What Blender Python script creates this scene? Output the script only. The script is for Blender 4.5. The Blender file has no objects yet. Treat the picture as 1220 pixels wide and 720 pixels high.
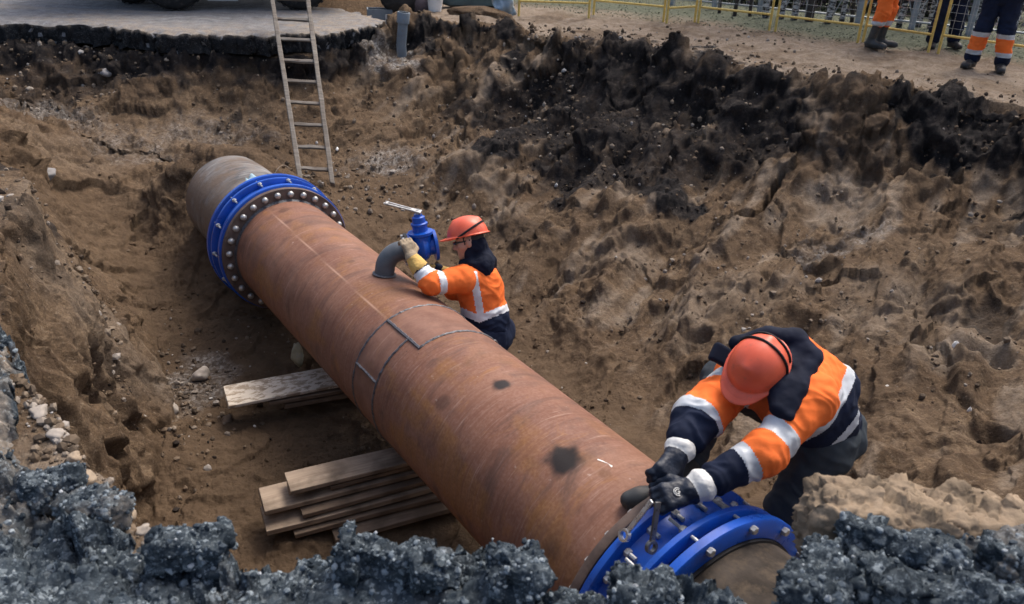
import bpy, bmesh, math, random
import numpy as np
from mathutils import Matrix, Vector

# ------------------------------------------------------------------ camera, sky, sun, exposure
SC = bpy.context.scene
COL = SC.collection
F_PX, PITCH, ROLL, CAM_H = 980.0, math.radians(26.2), math.radians(2.3), 1.75
FW = np.array([0, math.cos(PITCH), -math.sin(PITCH)])
_u0 = np.array([0, math.sin(PITCH), math.cos(PITCH)]); _r0 = np.array([1.0, 0, 0])
RT = _r0*math.cos(ROLL) + _u0*math.sin(ROLL)
UP = -_r0*math.sin(ROLL) + _u0*math.cos(ROLL)
EYE = np.array([0, 0, CAM_H])
cam_d = bpy.data.cameras.new('camera'); cam = bpy.data.objects.new('camera', cam_d); COL.objects.link(cam)
cam_d.sensor_width = 36.0; cam_d.lens = F_PX/1220.0*36.0
cam_d.clip_start = 0.05; cam_d.clip_end = 2000
M = Matrix.Identity(4)
for i in range(3):
    M[i][0], M[i][1], M[i][2], M[i][3] = RT[i], UP[i], -FW[i], EYE[i]
cam.matrix_world = M
cam_d.dof.use_dof = True; cam_d.dof.focus_distance = 5.6; cam_d.dof.aperture_fstop = 3.6
SC.camera = cam

SUN_EL, SUN_AZ = math.radians(58), math.radians(35)      # azimuth from +Y towards +X
world = bpy.data.worlds.new('World'); SC.world = world; world.use_nodes = True
wn = world.node_tree.nodes; wl = world.node_tree.links
for n in list(wn): wn.remove(n)
sky = wn.new('ShaderNodeTexSky'); sky.sky_type = 'NISHITA'; sky.sun_disc = False
sky.sun_elevation = SUN_EL; sky.sun_rotation = SUN_AZ; sky.air_density = 1.0; sky.dust_density = 6.0; sky.ozone_density = 1.0
bg = wn.new('ShaderNodeBackground'); bg.inputs['Strength'].default_value = 0.12
wo = wn.new('ShaderNodeOutputWorld')
wl.new(sky.outputs[0], bg.inputs[0]); wl.new(bg.outputs[0], wo.inputs[0])
sun_d = bpy.data.lights.new('sun', 'SUN'); sun_d.energy = 1.3; sun_d.angle = math.radians(25); sun_d.color = (1, .96, .9)
sun = bpy.data.objects.new('sun', sun_d); COL.objects.link(sun)
sdir = Vector((math.sin(SUN_AZ)*math.cos(SUN_EL), math.cos(SUN_AZ)*math.cos(SUN_EL), math.sin(SUN_EL)))
sun.rotation_euler = sdir.to_track_quat('Z', 'Y').to_euler(); sun.location = (0, 0, 20)
SC.view_settings.view_transform = 'Standard'; SC.view_settings.look = 'None'
SC.view_settings.exposure = 0.95; SC.view_settings.gamma = 1.0; SC.view_settings.use_curve_mapping = False
random.seed(4)
RNG = np.random.default_rng(4)

def at(px, py, d):                       # point seen at that pixel of the photograph, d metres deep
    return EYE + (FW + RT*(px-610)/F_PX + UP*(360-py)/F_PX)*d
def atz(px, py, z=0.0):
    r = FW + RT*(px-610)/F_PX + UP*(360-py)/F_PX
    return EYE + r*(z-CAM_H)/r[2]
def V3(*a): return np.array(a, float)
def nrm(v): v = np.asarray(v, float); return v/np.linalg.norm(v)

# ------------------------------------------------------------------ numpy noise
def _hash(i, j, k, s=0):
    h = (i.astype(np.int64)*374761393 + j.astype(np.int64)*668265263 + k.astype(np.int64)*2147483647 + s*974634777) & 0xffffffff
    h = ((h ^ (h >> 13))*1274126177) & 0xffffffff
    h = ((h ^ (h >> 16))*2246822519) & 0xffffffff
    return h ^ (h >> 15)
_G = np.array([[1,1,0],[-1,1,0],[1,-1,0],[-1,-1,0],[1,0,1],[-1,0,1],[1,0,-1],[-1,0,-1],[0,1,1],[0,-1,1],[0,1,-1],[0,-1,-1],[1,1,0],[-1,1,0],[0,-1,1],[0,-1,-1]], np.float32)
def pn(x, y, z, s=0):
    x, y, z = np.broadcast_arrays(np.asarray(x, np.float64), y, z)
    xi, yi, zi = np.floor(x), np.floor(y), np.floor(z)
    xf, yf, zf = (x-xi).astype(np.float32), (y-yi).astype(np.float32), (z-zi).astype(np.float32)
    xi, yi, zi = xi.astype(np.int64), yi.astype(np.int64), zi.astype(np.int64)
    u, v, w = [t*t*t*(t*(t*6-15)+10) for t in (xf, yf, zf)]
    def g(a, b, c):
        gr = _G[_hash(xi+a, yi+b, zi+c, s) & 15]
        return gr[..., 0]*(xf-a) + gr[..., 1]*(yf-b) + gr[..., 2]*(zf-c)
    l = lambda a, b, t: a + (b-a)*t
    return l(l(l(g(0,0,0), g(1,0,0), u), l(g(0,1,0), g(1,1,0), u), v), l(l(g(0,0,1), g(1,0,1), u), l(g(0,1,1), g(1,1,1), u), v), w)
def fbm(p, f, o=3, s=0, gain=.5):
    t = 0; a = 1
    for i in range(o):
        t = t + a*pn(p[..., 0]*f, p[..., 1]*f, p[..., 2]*f, s+i*7); f *= 2.03; a *= gain
    return t
def ridged(p, f, o=3, s=0):
    t = 0; a = 1
    for i in range(o):
        t = t + a*(1-2*np.abs(pn(p[..., 0]*f, p[..., 1]*f, p[..., 2]*f, s+i*7))); f *= 2.03; a *= .5
    return t/1.75
def sst(a, b, x):
    t = np.clip((x-a)/(b-a), 0, 1); return t*t*(3-2*t)
def voro(p, f, s=0):                     # F1, F2 and the id of the nearest cell
    q = p*f; c = np.floor(q).astype(np.int64)
    d1 = np.full(q.shape[:-1], 9.0, np.float32); d2 = d1.copy(); idc = np.zeros(q.shape[:-1], np.int64)
    for a in (-1, 0, 1):
        for b in (-1, 0, 1):
            for e in (-1, 0, 1):
                ci, cj, ck = c[..., 0]+a, c[..., 1]+b, c[..., 2]+e
                h = _hash(ci, cj, ck, s)
                dx = ci + (h & 1023)/1023. - q[..., 0]; dy = cj + ((h >> 10) & 1023)/1023. - q[..., 1]; dz = ck + ((h >> 20) & 1023)/1023. - q[..., 2]
                d = np.sqrt(dx*dx+dy*dy+dz*dz).astype(np.float32)
                nw = d < d1
                d2 = np.where(nw, d1, np.minimum(d2, d)); idc = np.where(nw, h, idc); d1 = np.where(nw, d, d1)
    return d1, d2, idc
def facets(p, f, s=0):                   # tilted flat cells: each Voronoi cell is one broken plane
    q = p*f; c = np.floor(q).astype(np.int64); best = np.full(q.shape[:-1], 9.0); out = np.zeros(q.shape[:-1])
    for a in (-1, 0, 1):
        for b in (-1, 0, 1):
            for e in (-1, 0, 1):
                h = _hash(c[..., 0]+a, c[..., 1]+b, c[..., 2]+e, s); h2 = _hash(c[..., 0]+a, c[..., 1]+b, c[..., 2]+e, s+1)
                dx = q[..., 0]-(c[..., 0]+a+(h & 1023)/1023.); dy = q[..., 1]-(c[..., 1]+b+((h >> 10) & 1023)/1023.); dz = q[..., 2]-(c[..., 2]+e+((h >> 20) & 1023)/1023.)
                d = dx*dx+dy*dy+dz*dz; nw = d < best
                val = dx*((h2 & 255)/127.5-1)+dy*((h2 >> 8 & 255)/127.5-1)+dz*((h2 >> 16 & 255)/127.5-1)+.8*((h2 >> 24 & 255)/255.-.5)
                out = np.where(nw, val, out); best = np.where(nw, d, best)
    return out
# ------------------------------------------------------------------ the shape of the pit (metres; street level is z = 0)
RIM = np.array([(-9.5,11.6),(-7.07,11.5),(-6.3,11.7),(-5.66,11.6),(-4.7,11.25),(-3.6,11.4),(-3.0,11.6),(-2.44,12.2),(-2.18,13.0),(-1.8,13.05),
 (-1.33,13.2),(-.3,13.0),(.2,12.35),(1.13,11.8),(1.87,11.2),(2.3,10.5),(2.78,10.05),(3.33,9.85),(3.7,9.3),(4.24,9.2),(4.6,8.95),
 (5.0,8.9),(5.4,8.7),(6.2,7.4),(6.0,5.0),(4.6,3.3),(2.7,2.5),(1.75,2.27),(1.36,2.33),(1.13,2.26),(1.01,2.05),(.92,1.65),(.5,1.62),
 (.25,1.66),(-.1,1.85),(-.4,1.85),(-.62,1.8),(-.74,1.75),(-.86,1.84),(-1.15,2.0),(-1.38,2.19),(-1.65,2.46),(-1.97,2.80),(-2.67,3.9),(-3.12,5.0),
 (-3.75,5.66),(-5.0,7.0),(-6.2,8.6),(-7.6,10.0),(-9.5,10.6)], float)
TOE = np.array([(-1.9,2.5,-1.86),(-2.25,4.1,-1.86),(-2.5,5.1,-1.86),(-2.95,5.96,-1.86),(-3.45,6.9,-1.8),(-3.5,7.5,-1.72),(-3.2,7.95,-1.5),(-2.7,8.7,-1.3),
 (-2.5,9.75,-1.3),(-1.6,9.6,-1.4),(-1.0,8.9,-1.6),(-.45,7.6,-1.8),(.05,6.4,-1.86),(.55,5.7,-1.86),(.98,5.15,-1.8),(1.3,4.5,-1.6),(1.5,3.6,-1.35),(1.55,2.9,-1.35),(1.0,2.2,-1.7),(0,2.2,-1.86),(-1.2,2.2,-1.86)], float)
ROAD = np.array([(-40,11.9),(-9.4,11.62),(-8.2,11.42),(-7.07,11.42),(-6.3,11.6),(-5.66,11.5),(-4.7,11.15),(-3.6,11.3),(-3.0,11.52),(-2.35,12.1),(-1.98,12.95),(-2.9,14.2),(-3.9,16.5),(-8,34),(-40,60)], float)
NEAR = np.array([(-3.6,.2),(-3.6,3.2),(-2.20,3.15),(-1.93,2.70),(-1.75,2.40),(-1.50,2.02),(-1.25,1.90),(-1.0,1.9),(-.86,1.86),(-.74,1.79),(-.62,1.86),(-.4,1.93),(-.1,1.95),(.06,1.91),(.075,1.74),(.25,1.75),(.33,1.79),(.5,1.72),(.70,1.69),(.82,1.72),(.95,1.86),(1.1,1.88),(1.6,1.92),(2.4,2.0),(3.0,.2)], float)
def poly_d(x, y, P, closed=True):        # distance to the outline, and inside mask
    d = np.full(x.shape, 1e9); ins = np.zeros(x.shape, bool); n = len(P)
    for i in range(n if closed else n-1):
        ax, ay = P[i][:2]; bx, by = P[(i+1) % n][:2]
        ex, ey = bx-ax, by-ay
        t = np.clip(((x-ax)*ex+(y-ay)*ey)/(ex*ex+ey*ey), 0, 1)
        d = np.minimum(d, (x-ax-t*ex)**2+(y-ay-t*ey)**2)
        if ay != by:
            ins ^= ((ay > y) != (by > y)) & (x < (bx-ax)*(y-ay)/(by-ay)+ax)
    return np.sqrt(d), ins
_tz = []
for i in range(len(TOE)):
    a, b = TOE[i], TOE[(i+1) % len(TOE)]
    for k in range(4): _tz.append(a+(b-a)*k/4)
_tz = np.array(_tz+[(-1.4,5.4,-1.88),(-.3,3.9,-1.88),(-2.2,6.9,-1.8),(-.5,3,-1.9)])
def floor_z(x, y):
    w = 0; s = 0
    for px, py, pz in _tz:
        k = 1/((x-px)**2+(y-py)**2+.02)**1.5; w = w+k; s = s+k*pz
    return s/w
CLOD = [(-2.62,8.05,.60,.72),(-3.3,8.5,.5,.45),(.9,8.2,.8,.16),(2.0,6.3,.7,.22),(3.4,6.6,.8,.16),(1.2,6.9,.5,.14),(2.9,4.9,.5,.2),(1.9,5.2,.35,.14),(-.4,9.9,.5,.2),(-2.35,4.6,.3,.12)]
def pit(x, y):
    """height, wall parameter t (0 toe .. 1 rim, >1 outside), inside mask, relief amount"""
    wob = .16*pn(x*.9, y*.9, 0*x, 3)+.07*pn(x*2.6, y*2.6, 0*x, 4)+.04*pn(x*6.5, y*6.5, 0*x, 5)
    far = sst(3.2, 5.0, y+np.abs(x)*.3)
    dr, inr = poly_d(x, y, RIM); dt, int_ = poly_d(x, y, TOE)
    sr = np.where(inr, dr, -dr) + wob*np.maximum(far, .55*sst(-.9, -1.2, x))
    t = np.where(int_, 0, dt/(dt+np.maximum(sr, 0)+1e-6)); t = np.where(sr <= 0, 1.0, t)
    zf = floor_z(x, y)
    _, inroad = poly_d(x, y, ROAD)
    near = 1-sst(2.6, 3.2, y)
    zr = np.where(y > 9.5, (-.30+.10*pn(x*1.1, y*1.1, 0*x, 15))*sst(-1.7, -2.6, x), 0.0) - near*np.where(x < .9, .16-.10*sst(-.9, -1.2, x), .015+.13*np.exp(-(np.maximum(-sr, 0)/.16)**2))
    lip = sst(.80, .985, t)
    lipf = .10+.12*sst(-.6, .6, pn(x*.7, y*.7, 0*x, 9))
    body = t/.95; body = np.minimum(body, 1)
    rt = np.maximum(sst(-2.6, -1.0, x)*sst(4.5, 5.5, y), sst(6.2, 7.6, y))
    body = (1-rt)*(body*.55+.45*sst(0, 1, body))+rt*(.30*body+.70*body**2.3)
    g = body*(1-lipf)+lip*lipf
    z = zf + (zr-zf)*g
    z = np.where(sr <= 0, zr, z)
    for cx, cy, r, a in CLOD:
        z = z + a*np.exp(-((x-cx)**2+(y-cy)**2)/r**2)*np.where(sr > 0, 1, 0)*(1-lip)
    return z, t, sr, inroad
# ------------------------------------------------------------------ mesh and object helpers
def mesh_np(name, v, quads=None, tris=None, mats=(), midx=None, smooth=True, attrs=None):
    me = bpy.data.meshes.new(name)
    v = np.ascontiguousarray(v, np.float32).reshape(-1, 3)
    nq = 0 if quads is None else len(quads); nt = 0 if tris is None else len(tris)
    me.vertices.add(len(v)); me.vertices.foreach_set('co', v.ravel())
    loops = []
    if nq: loops.append(np.asarray(quads, np.int32).ravel())
    if nt: loops.append(np.asarray(tris, np.int32).ravel())
    loops = np.concatenate(loops)
    me.loops.add(len(loops)); me.loops.foreach_set('vertex_index', loops)
    me.polygons.add(nq+nt)
    st = np.concatenate([np.arange(nq)*4, nq*4+np.arange(nt)*3]).astype(np.int32)
    me.polygons.foreach_set('loop_start', st)
    if midx is not None: me.polygons.foreach_set('material_index', np.asarray(midx, np.int32))
    me.polygons.foreach_set('use_smooth', np.full(nq+nt, smooth))
    for m in mats: me.materials.append(m)
    for k, a in (attrs or {}).items():
        at_ = me.attributes.new(k, 'FLOAT', 'POINT'); at_.data.foreach_set('value', np.ascontiguousarray(a, np.float32).ravel())
    me.update(); me.validate(); return me
WORLD = {}
def _loc(o): return WORLD.get(o.name, V3(0, 0, 0)) if o else V3(0, 0, 0)
def link(name, me, parent=None, loc=None, **props):
    """a mesh given in world coordinates becomes an object with its origin at loc"""
    o = bpy.data.objects.new(name, me); COL.objects.link(o)
    wl_ = V3(*loc) if loc is not None else (_loc(parent) if parent else V3(0, 0, 0))
    if me and np.any(wl_): me.transform(Matrix.Translation(Vector(-wl_)))
    if parent: o.parent = parent
    o.location = wl_-_loc(parent); WORLD[o.name] = wl_
    for k, x in props.items(): o[k] = x
    return o
def inst(name, me, Mw, parent, **props):
    """another object on shared mesh data, placed by a world matrix"""
    o = bpy.data.objects.new(name, me); COL.objects.link(o); o.parent = parent
    Ml = Matrix.Translation(Vector(-_loc(parent))) @ Mw
    o.matrix_local = Ml; WORLD[o.name] = np.array(Mw.translation)
    for k, x in props.items(): o[k] = x
    return o
def thing(name, loc, label, cat, group=None):
    o = bpy.data.objects.new(name, None); COL.objects.link(o); o.location = loc; o.empty_display_size = .1
    WORLD[o.name] = V3(*loc); o['label'] = label; o['category'] = cat
    if group: o['group'] = group
    return o
def frame(o, x, z):
    """matrix with local X along x and local Z near z"""
    x = nrm(x); y = nrm(np.cross(z, x)); z = np.cross(x, y)
    m = Matrix.Identity(4)
    for i in range(3): m[i][0], m[i][1], m[i][2], m[i][3] = x[i], y[i], z[i], o[i]
    return m
def frz(o, z, x=(1, 0, .01)):
    z = nrm(z); y = nrm(np.cross(z, x)); x = np.cross(y, z)
    m = Matrix.Identity(4)
    for i in range(3): m[i][0], m[i][1], m[i][2], m[i][3] = x[i], y[i], z[i], o[i]
    return m
class MB:
    def __init__(s): s.v = []; s.f = []; s.m = []
    def add(s, v, f, m=0):
        b = len(s.v); s.v += [tuple(p) for p in v]; s.f += [tuple(i+b for i in q) for q in f]; s.m += [m]*len(f)
    def box(s, c, ax, size, m=0, jit=0, seg=1, taper=1.0):
        """ax: 3x3 rows are the axes, seg pieces along the first"""
        c = V3(*c); ax = np.asarray(ax, float); v = []; f = []
        for i in range(seg+1):
            q = -.5+i/seg
            for a, b in ((-.5, -.5), (.5, -.5), (.5, .5), (-.5, .5)):
                p = c+ax[0]*q*size[0]+ax[1]*a*size[1]+ax[2]*b*size[2]
                v.append(p+(RNG.normal(0, jit, 3) if jit else 0))
        for i in range(seg):
            for k in range(4): f.append((i*4+k, i*4+(k+1) % 4, i*4+4+(k+1) % 4, i*4+4+k))
        f.append((3, 2, 1, 0)); e = seg*4; f.append((e, e+1, e+2, e+3))
        s.add(v, f, m)
    def tube(s, pts, r, n=8, m=0, caps=True, sq=1.0):
        pts = [V3(*p) for p in pts]; rr = r if hasattr(r, '__len__') else [r]*len(pts)
        v = []; f = []; pt = None
        for i, p in enumerate(pts):
            t = nrm(pts[min(i+1, len(pts)-1)]-pts[max(i-1, 0)])
            if pt is None:
                a = np.cross(t, [0, 0, 1]); a = nrm(a) if np.linalg.norm(a) > .05 else nrm(np.cross(t, [1, 0, 0]))
            else: a = nrm(a-t*(a@t))
            pt = t; b = np.cross(t, a)
            for k in range(n):
                w = 2*math.pi*(k+.5)/n; v.append(p+rr[i]*(math.cos(w)*a+sq*math.sin(w)*b))
        for i in range(len(pts)-1):
            for k in range(n): f.append((i*n+k, i*n+(k+1) % n, (i+1)*n+(k+1) % n, (i+1)*n+k))
        if caps: f.append(tuple(range(n))[::-1]); e = (len(pts)-1)*n; f.append(tuple(range(e, e+n)))
        s.add(v, f, m)
    def lathe(s, prof, o, z, n=32, m=0, closed=False, x=(1, 0, .01)):
        """prof: (height along z, radius) pairs, m may be a list per segment"""
        Mx = np.array(frz(o, z, x)); v = []; f = []; mm = []
        for h, r in prof:
            for k in range(n):
                w = 2*math.pi*k/n; v.append(Mx[:3, :3] @ V3(r*math.cos(w), r*math.sin(w), h)+Mx[:3, 3])
        L = len(prof)
        for i in range(L if closed else L-1):
            j = (i+1) % L
            for k in range(n): f.append((i*n+k, i*n+(k+1) % n, j*n+(k+1) % n, j*n+k))
        s.add(v, f, m)
    def mesh(s, name, mats, smooth=True, angle=40):
        me = bpy.data.meshes.new(name); me.from_pydata([tuple(map(float, p)) for p in s.v], [], s.f)
        for m in (mats if isinstance(mats, (list, tuple)) else [mats]): me.materials.append(m)
        me.polygons.foreach_set('material_index', s.m); me.update()
        bm = bmesh.new(); bm.from_mesh(me); bmesh.ops.recalc_face_normals(bm, faces=bm.faces)
        for e in bm.edges:
            e.smooth = len(e.link_faces) == 2 and e.calc_face_angle(0) < math.radians(angle)
        for f in bm.faces: f.smooth = smooth
        bm.to_mesh(me); bm.free(); return me
    def build(s, name, mats, parent=None, smooth=True, loc=None, **p):
        return link(name, s.mesh(name, mats, smooth), parent, loc, **p)
def bevel(o, w, seg=2):
    b = o.modifiers.new('bevel', 'BEVEL'); b.width = w; b.segments = seg; b.limit_method = 'ANGLE'; return o
def rock(name, c, r, mat, seed=0, sub=2, squash=(1, 1, .7), ang=.35, parent=None, loc=None, rot=0, **p):
    bm = bmesh.new(); bmesh.ops.create_icosphere(bm, subdivisions=sub, radius=1.0)
    v = np.array([q.co[:] for q in bm.verts])
    d = 1+ang*fbm(v+seed*3.7, 1.1, 3, seed)+ang*.5*np.sign(pn(v[:, 0]*1.7+seed, v[:, 1]*1.7, v[:, 2]*1.7, seed+2))*.3
    v = v*d[:, None]
    for k in range(5):                    # broken flats
        n = nrm(np.random.default_rng(seed*9+k).normal(size=3)); h = .72; q = v@n
        v = v-np.maximum(q-h, 0)[:, None]*n*.85
    cr, sr_ = math.cos(rot), math.sin(rot)
    v = v*r*np.array(squash); v = v@np.array([[cr, sr_, 0], [-sr_, cr, 0], [0, 0, 1]])
    for q, w in zip(bm.verts, v): q.co = w+V3(*c)
    for f in bm.faces: f.smooth = sub > 2
    me = bpy.data.meshes.new(name); bm.to_mesh(me); bm.free(); me.materials.append(mat)
    return link(name, me, parent, loc if loc is not None else c, **p)

# ------------------------------------------------------------------ materials
class Mat:
    def __init__(s, name, rough=.8, metal=0, spec=.3):
        s.m = bpy.data.materials.new(name); s.m.use_nodes = True; s.nt = s.m.node_tree
        s.b = s.nt.nodes['Principled BSDF']; s.b.inputs['Roughness'].default_value = rough; s.b.inputs['Metallic'].default_value = metal
        s.b.inputs['Specular IOR Level'].default_value = spec
        s.tc = s.nt.nodes.new('ShaderNodeTexCoord')
    def N(s, t, **k):
        n = s.nt.nodes.new(t)
        for a, x in k.items(): setattr(n, a, x)
        return n
    def L(s, a, b): s.nt.links.new(a, b)
    def vec(s, scale=(1, 1, 1), rot=(0, 0, 0)):
        mp = s.N('ShaderNodeMapping'); mp.inputs['Scale'].default_value = scale; mp.inputs['Rotation'].default_value = rot
        s.L(s.tc.outputs['Object'], mp.inputs['Vector']); return mp.outputs[0]
    def noise(s, scale, det=4, vec=None, rough=.55, dist=0, out='Fac'):
        n = s.N('ShaderNodeTexNoise'); n.inputs['Scale'].default_value = scale; n.inputs['Detail'].default_value = det
        n.inputs['Roughness'].default_value = rough; n.inputs['Distortion'].default_value = dist
        s.L(vec or s.tc.outputs['Object'], n.inputs['Vector']); return n.outputs[out]
    def voro(s, scale, out='Distance', vec=None, feature='F1', rnd=1):
        n = s.N('ShaderNodeTexVoronoi', feature=feature); n.inputs['Scale'].default_value = scale; n.inputs['Randomness'].default_value = rnd
        s.L(vec or s.tc.outputs['Object'], n.inputs['Vector']); return n.outputs[out]
    def ramp(s, fac, stops, interp='LINEAR'):
        r = s.N('ShaderNodeValToRGB'); r.color_ramp.interpolation = interp
        e = r.color_ramp.elements
        while len(e) < len(stops): e.new(.5)
        for q, (p, c) in zip(e, stops):
            q.position = p; q.color = (*c, 1) if hasattr(c, '__len__') else (c, c, c, 1)
        s.L(fac, r.inputs[0]); return r.outputs[0]
    def mix(s, fac, a, b, mode='MIX'):
        n = s.N('ShaderNodeMix', data_type='RGBA', blend_type=mode)
        for i, x in ((0, fac), (6, a), (7, b)):
            if hasattr(x, 'is_linked'): s.L(x, n.inputs[i])
            elif i == 0: n.inputs[0].default_value = x
            else: n.inputs[i].default_value = (*x, 1) if hasattr(x, '__len__') else (x, x, x, 1)
        return n.outputs[2]
    def math(s, op, a, b=0.0, clamp=False):
        n = s.N('ShaderNodeMath', operation=op, use_clamp=clamp)
        for i, x in ((0, a), (1, b)):
            if hasattr(x, 'is_linked'): s.L(x, n.inputs[i])
            else: n.inputs[i].default_value = x
        return n.outputs[0]
    def attr(s, name):
        n = s.N('ShaderNodeAttribute', attribute_name=name); return n.outputs['Fac']
    def col(s, c):
        if hasattr(c, 'is_linked'): s.L(c, s.b.inputs['Base Color'])
        else: s.b.inputs['Base Color'].default_value = (*c, 1)
        return s
    def rough(s, f): s.L(f, s.b.inputs['Roughness']); return s
    def bump(s, h, strength=.3, dist=.01, prev=None):
        n = s.N('ShaderNodeBump'); n.inputs['Strength'].default_value = strength; n.inputs['Distance'].default_value = dist
        s.L(h, n.inputs['Height'])
        if prev: s.L(prev, n.inputs['Normal'])
        s.L(n.outputs[0], s.b.inputs['Normal']); return n.outputs[0]
def vary(name, c, amt=.3, scale=6, rough=.8, metal=0, bump=.15, bs=60, spec=.3, dirt=None, dirt_amt=.5):
    """a plain colour with wear: large soft variation, some dirt, fine bump"""
    m = Mat(name, rough, metal, spec); c = np.array(c)
    k = m.ramp(m.noise(scale, 5), [(.3, tuple(c*(1-amt))), (.7, tuple(np.minimum(c*(1+amt), 1)))])
    if dirt is not None:
        k = m.mix(m.ramp(m.noise(scale*1.7, 6, rough=.7), [(.48, 0.0), (.72, dirt_amt)]), k, dirt)
    m.col(k)
    if bump: m.bump(m.noise(bs, 4), bump, .004)
    m.rough(m.ramp(m.noise(scale*2, 4), [(.3, max(rough-.12, .05)), (.7, min(rough+.12, 1))]))
    return m.m

def soil_material():
    m = Mat('soil', .95, 0, .12)
    n1 = m.noise(1.3, 6, rough=.65); n2 = m.noise(9, 6, rough=.7); n3 = m.noise(70, 3)
    base = m.ramp(n1, [(.28, (.102, .066, .039)), (.5, (.172, .116, .070)), (.72, (.26, .187, .120))])
    base = m.mix(m.ramp(n2, [(.38, .8), (.60, 0.0)]), base, (.085, .056, .036))
    base = m.mix(m.ramp(m.noise(27, 7, rough=.8), [(.41, .65), (.49, 0.0)]), base, (.068, .046, .030))
    base = m.mix(m.ramp(m.noise(33, 7, rough=.8), [(.55, 0.0), (.64, .6)]), base, (.31, .24, .17))
    base = m.mix(m.ramp(n3, [(.35, .5), (.6, 0.0)]), base, (.09, .06, .04))
    lt = m.math('MULTIPLY', m.attr('light'), m.ramp(m.noise(5, 6, rough=.7), [(.3, .25), (.6, 1.0)]))
    base = m.mix(lt, base, m.ramp(n3, [(.3, (.245, .192, .145)), (.7, (.395, .330, .262))]))
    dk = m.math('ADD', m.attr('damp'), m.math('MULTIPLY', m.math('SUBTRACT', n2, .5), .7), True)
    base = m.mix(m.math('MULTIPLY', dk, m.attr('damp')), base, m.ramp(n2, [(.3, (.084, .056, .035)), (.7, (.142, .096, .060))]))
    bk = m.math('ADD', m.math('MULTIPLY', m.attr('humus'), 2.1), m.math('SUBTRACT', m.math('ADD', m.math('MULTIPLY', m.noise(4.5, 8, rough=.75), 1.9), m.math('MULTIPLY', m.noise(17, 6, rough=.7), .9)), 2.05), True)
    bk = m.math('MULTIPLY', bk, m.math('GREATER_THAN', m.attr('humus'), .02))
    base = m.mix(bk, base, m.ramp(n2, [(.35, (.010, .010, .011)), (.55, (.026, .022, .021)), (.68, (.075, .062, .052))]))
    gv = m.math('MULTIPLY', m.attr('gravel'), m.ramp(m.noise(6, 5), [(.35, .2), (.6, 1.0)]))
    vc = m.voro(45, 'Color')
    base = m.mix(gv, base, m.ramp(vc, [(.2, (.11, .10, .095)), (.5, (.25, .23, .21)), (.85, (.5, .48, .45))]))
    gr = m.attr('grass')
    base = m.mix(gr, base, m.ramp(m.noise(14, 6, rough=.7), [(.3, (.055, .062, .042)), (.55, (.12, .13, .09)), (.75, (.19, .175, .13))]))
    m.col(base)
    h = m.math('ADD', m.math('MULTIPLY', m.noise(38, 6, rough=.7), .6), m.math('MULTIPLY', m.noise(140, 3), .25))
    b1 = m.bump(m.noise(11, 8, rough=.75), .75, .07)
    m.bump(h, .8, .018, b1)
    return m.m
def rust_material():
    m = Mat('rusty steel', .6, .0, .22)
    # object X runs along the pipe: stretch noise round the barrel
    st = m.noise(1.0, 8, m.vec((34, 2.2, 2.2)), .65)
    big = m.noise(1.6, 6, m.vec((1.2, 1, 1)), .6, .6)
    fine = m.noise(60, 4)
    c = m.ramp(big, [(.25, (.085, .038, .026)), (.42, (.165, .073, .047)), (.58, (.195, .092, .058)), (.78, (.275, .146, .096))])
    c = m.mix(m.ramp(st, [(.35, .0), (.5, .42), (.65, 0.0)]), c, m.ramp(fine, [(.3, (.19, .085, .05)), (.7, (.35, .20, .15))]))
    c = m.mix(m.ramp(m.noise(1.0, 7, m.vec((60, 3, 3), (0, .25, .3)), .7), [(.58, 0.0), (.72, .7)]), c, (.40, .27, .22))
    c = m.mix(m.ramp(m.noise(2.7, 6, m.vec((1.5, .8, .8)), .7, 1.0), [(.56, 0.0), (.72, .75)]), c, (.30, .135, .045))
    c = m.mix(m.ramp(m.noise(3.1, 6, m.vec((2.2, .9, .9)), .7, .8), [(.50, 0.0), (.70, .72)]), c, (.085, .050, .040))
    c = m.mix(m.ramp(m.noise(26, 3), [(.70, 0.0), (.76, .6)]), c, (.06, .035, .028))
    c = m.mix(m.ramp(m.noise(17, 3, m.vec((1, 1.7, 1))), [(.71, 0.0), (.76, .35)]), c, (.5, .4, .34))
    oc = m.attr('ochre'); c = m.mix(m.math('MULTIPLY', oc, m.ramp(st, [(.35, .35), (.6, 1.0)])), c, m.ramp(fine, [(.3, (.20, .085, .022)), (.7, (.33, .16, .05))]))
    sc = m.attr('scorch'); c = m.mix(m.math('MULTIPLY', sc, .97), c, (.008, .007, .008))
    hz = m.attr('heat'); c = m.mix(m.math('MULTIPLY', hz, .8), c, m.ramp(fine, [(.3, (.075, .07, .075)), (.7, (.21, .185, .185))]))
    ch = m.attr('chalk'); c = m.mix(ch, c, (.55, .36, .26))
    pt = m.attr('patch'); c = m.mix(m.math('MULTIPLY', pt, .55), c, m.ramp(m.noise(8, 6), [(.3, (.13, .065, .048)), (.7, (.27, .15, .11))]))
    m.col(c)
    m.rough(m.ramp(m.noise(5, 6), [(.3, .5), (.7, .78)]))
    b = m.bump(st, .12, .003); m.bump(m.noise(90, 4), .25, .002, b)
    return m.m
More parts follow.
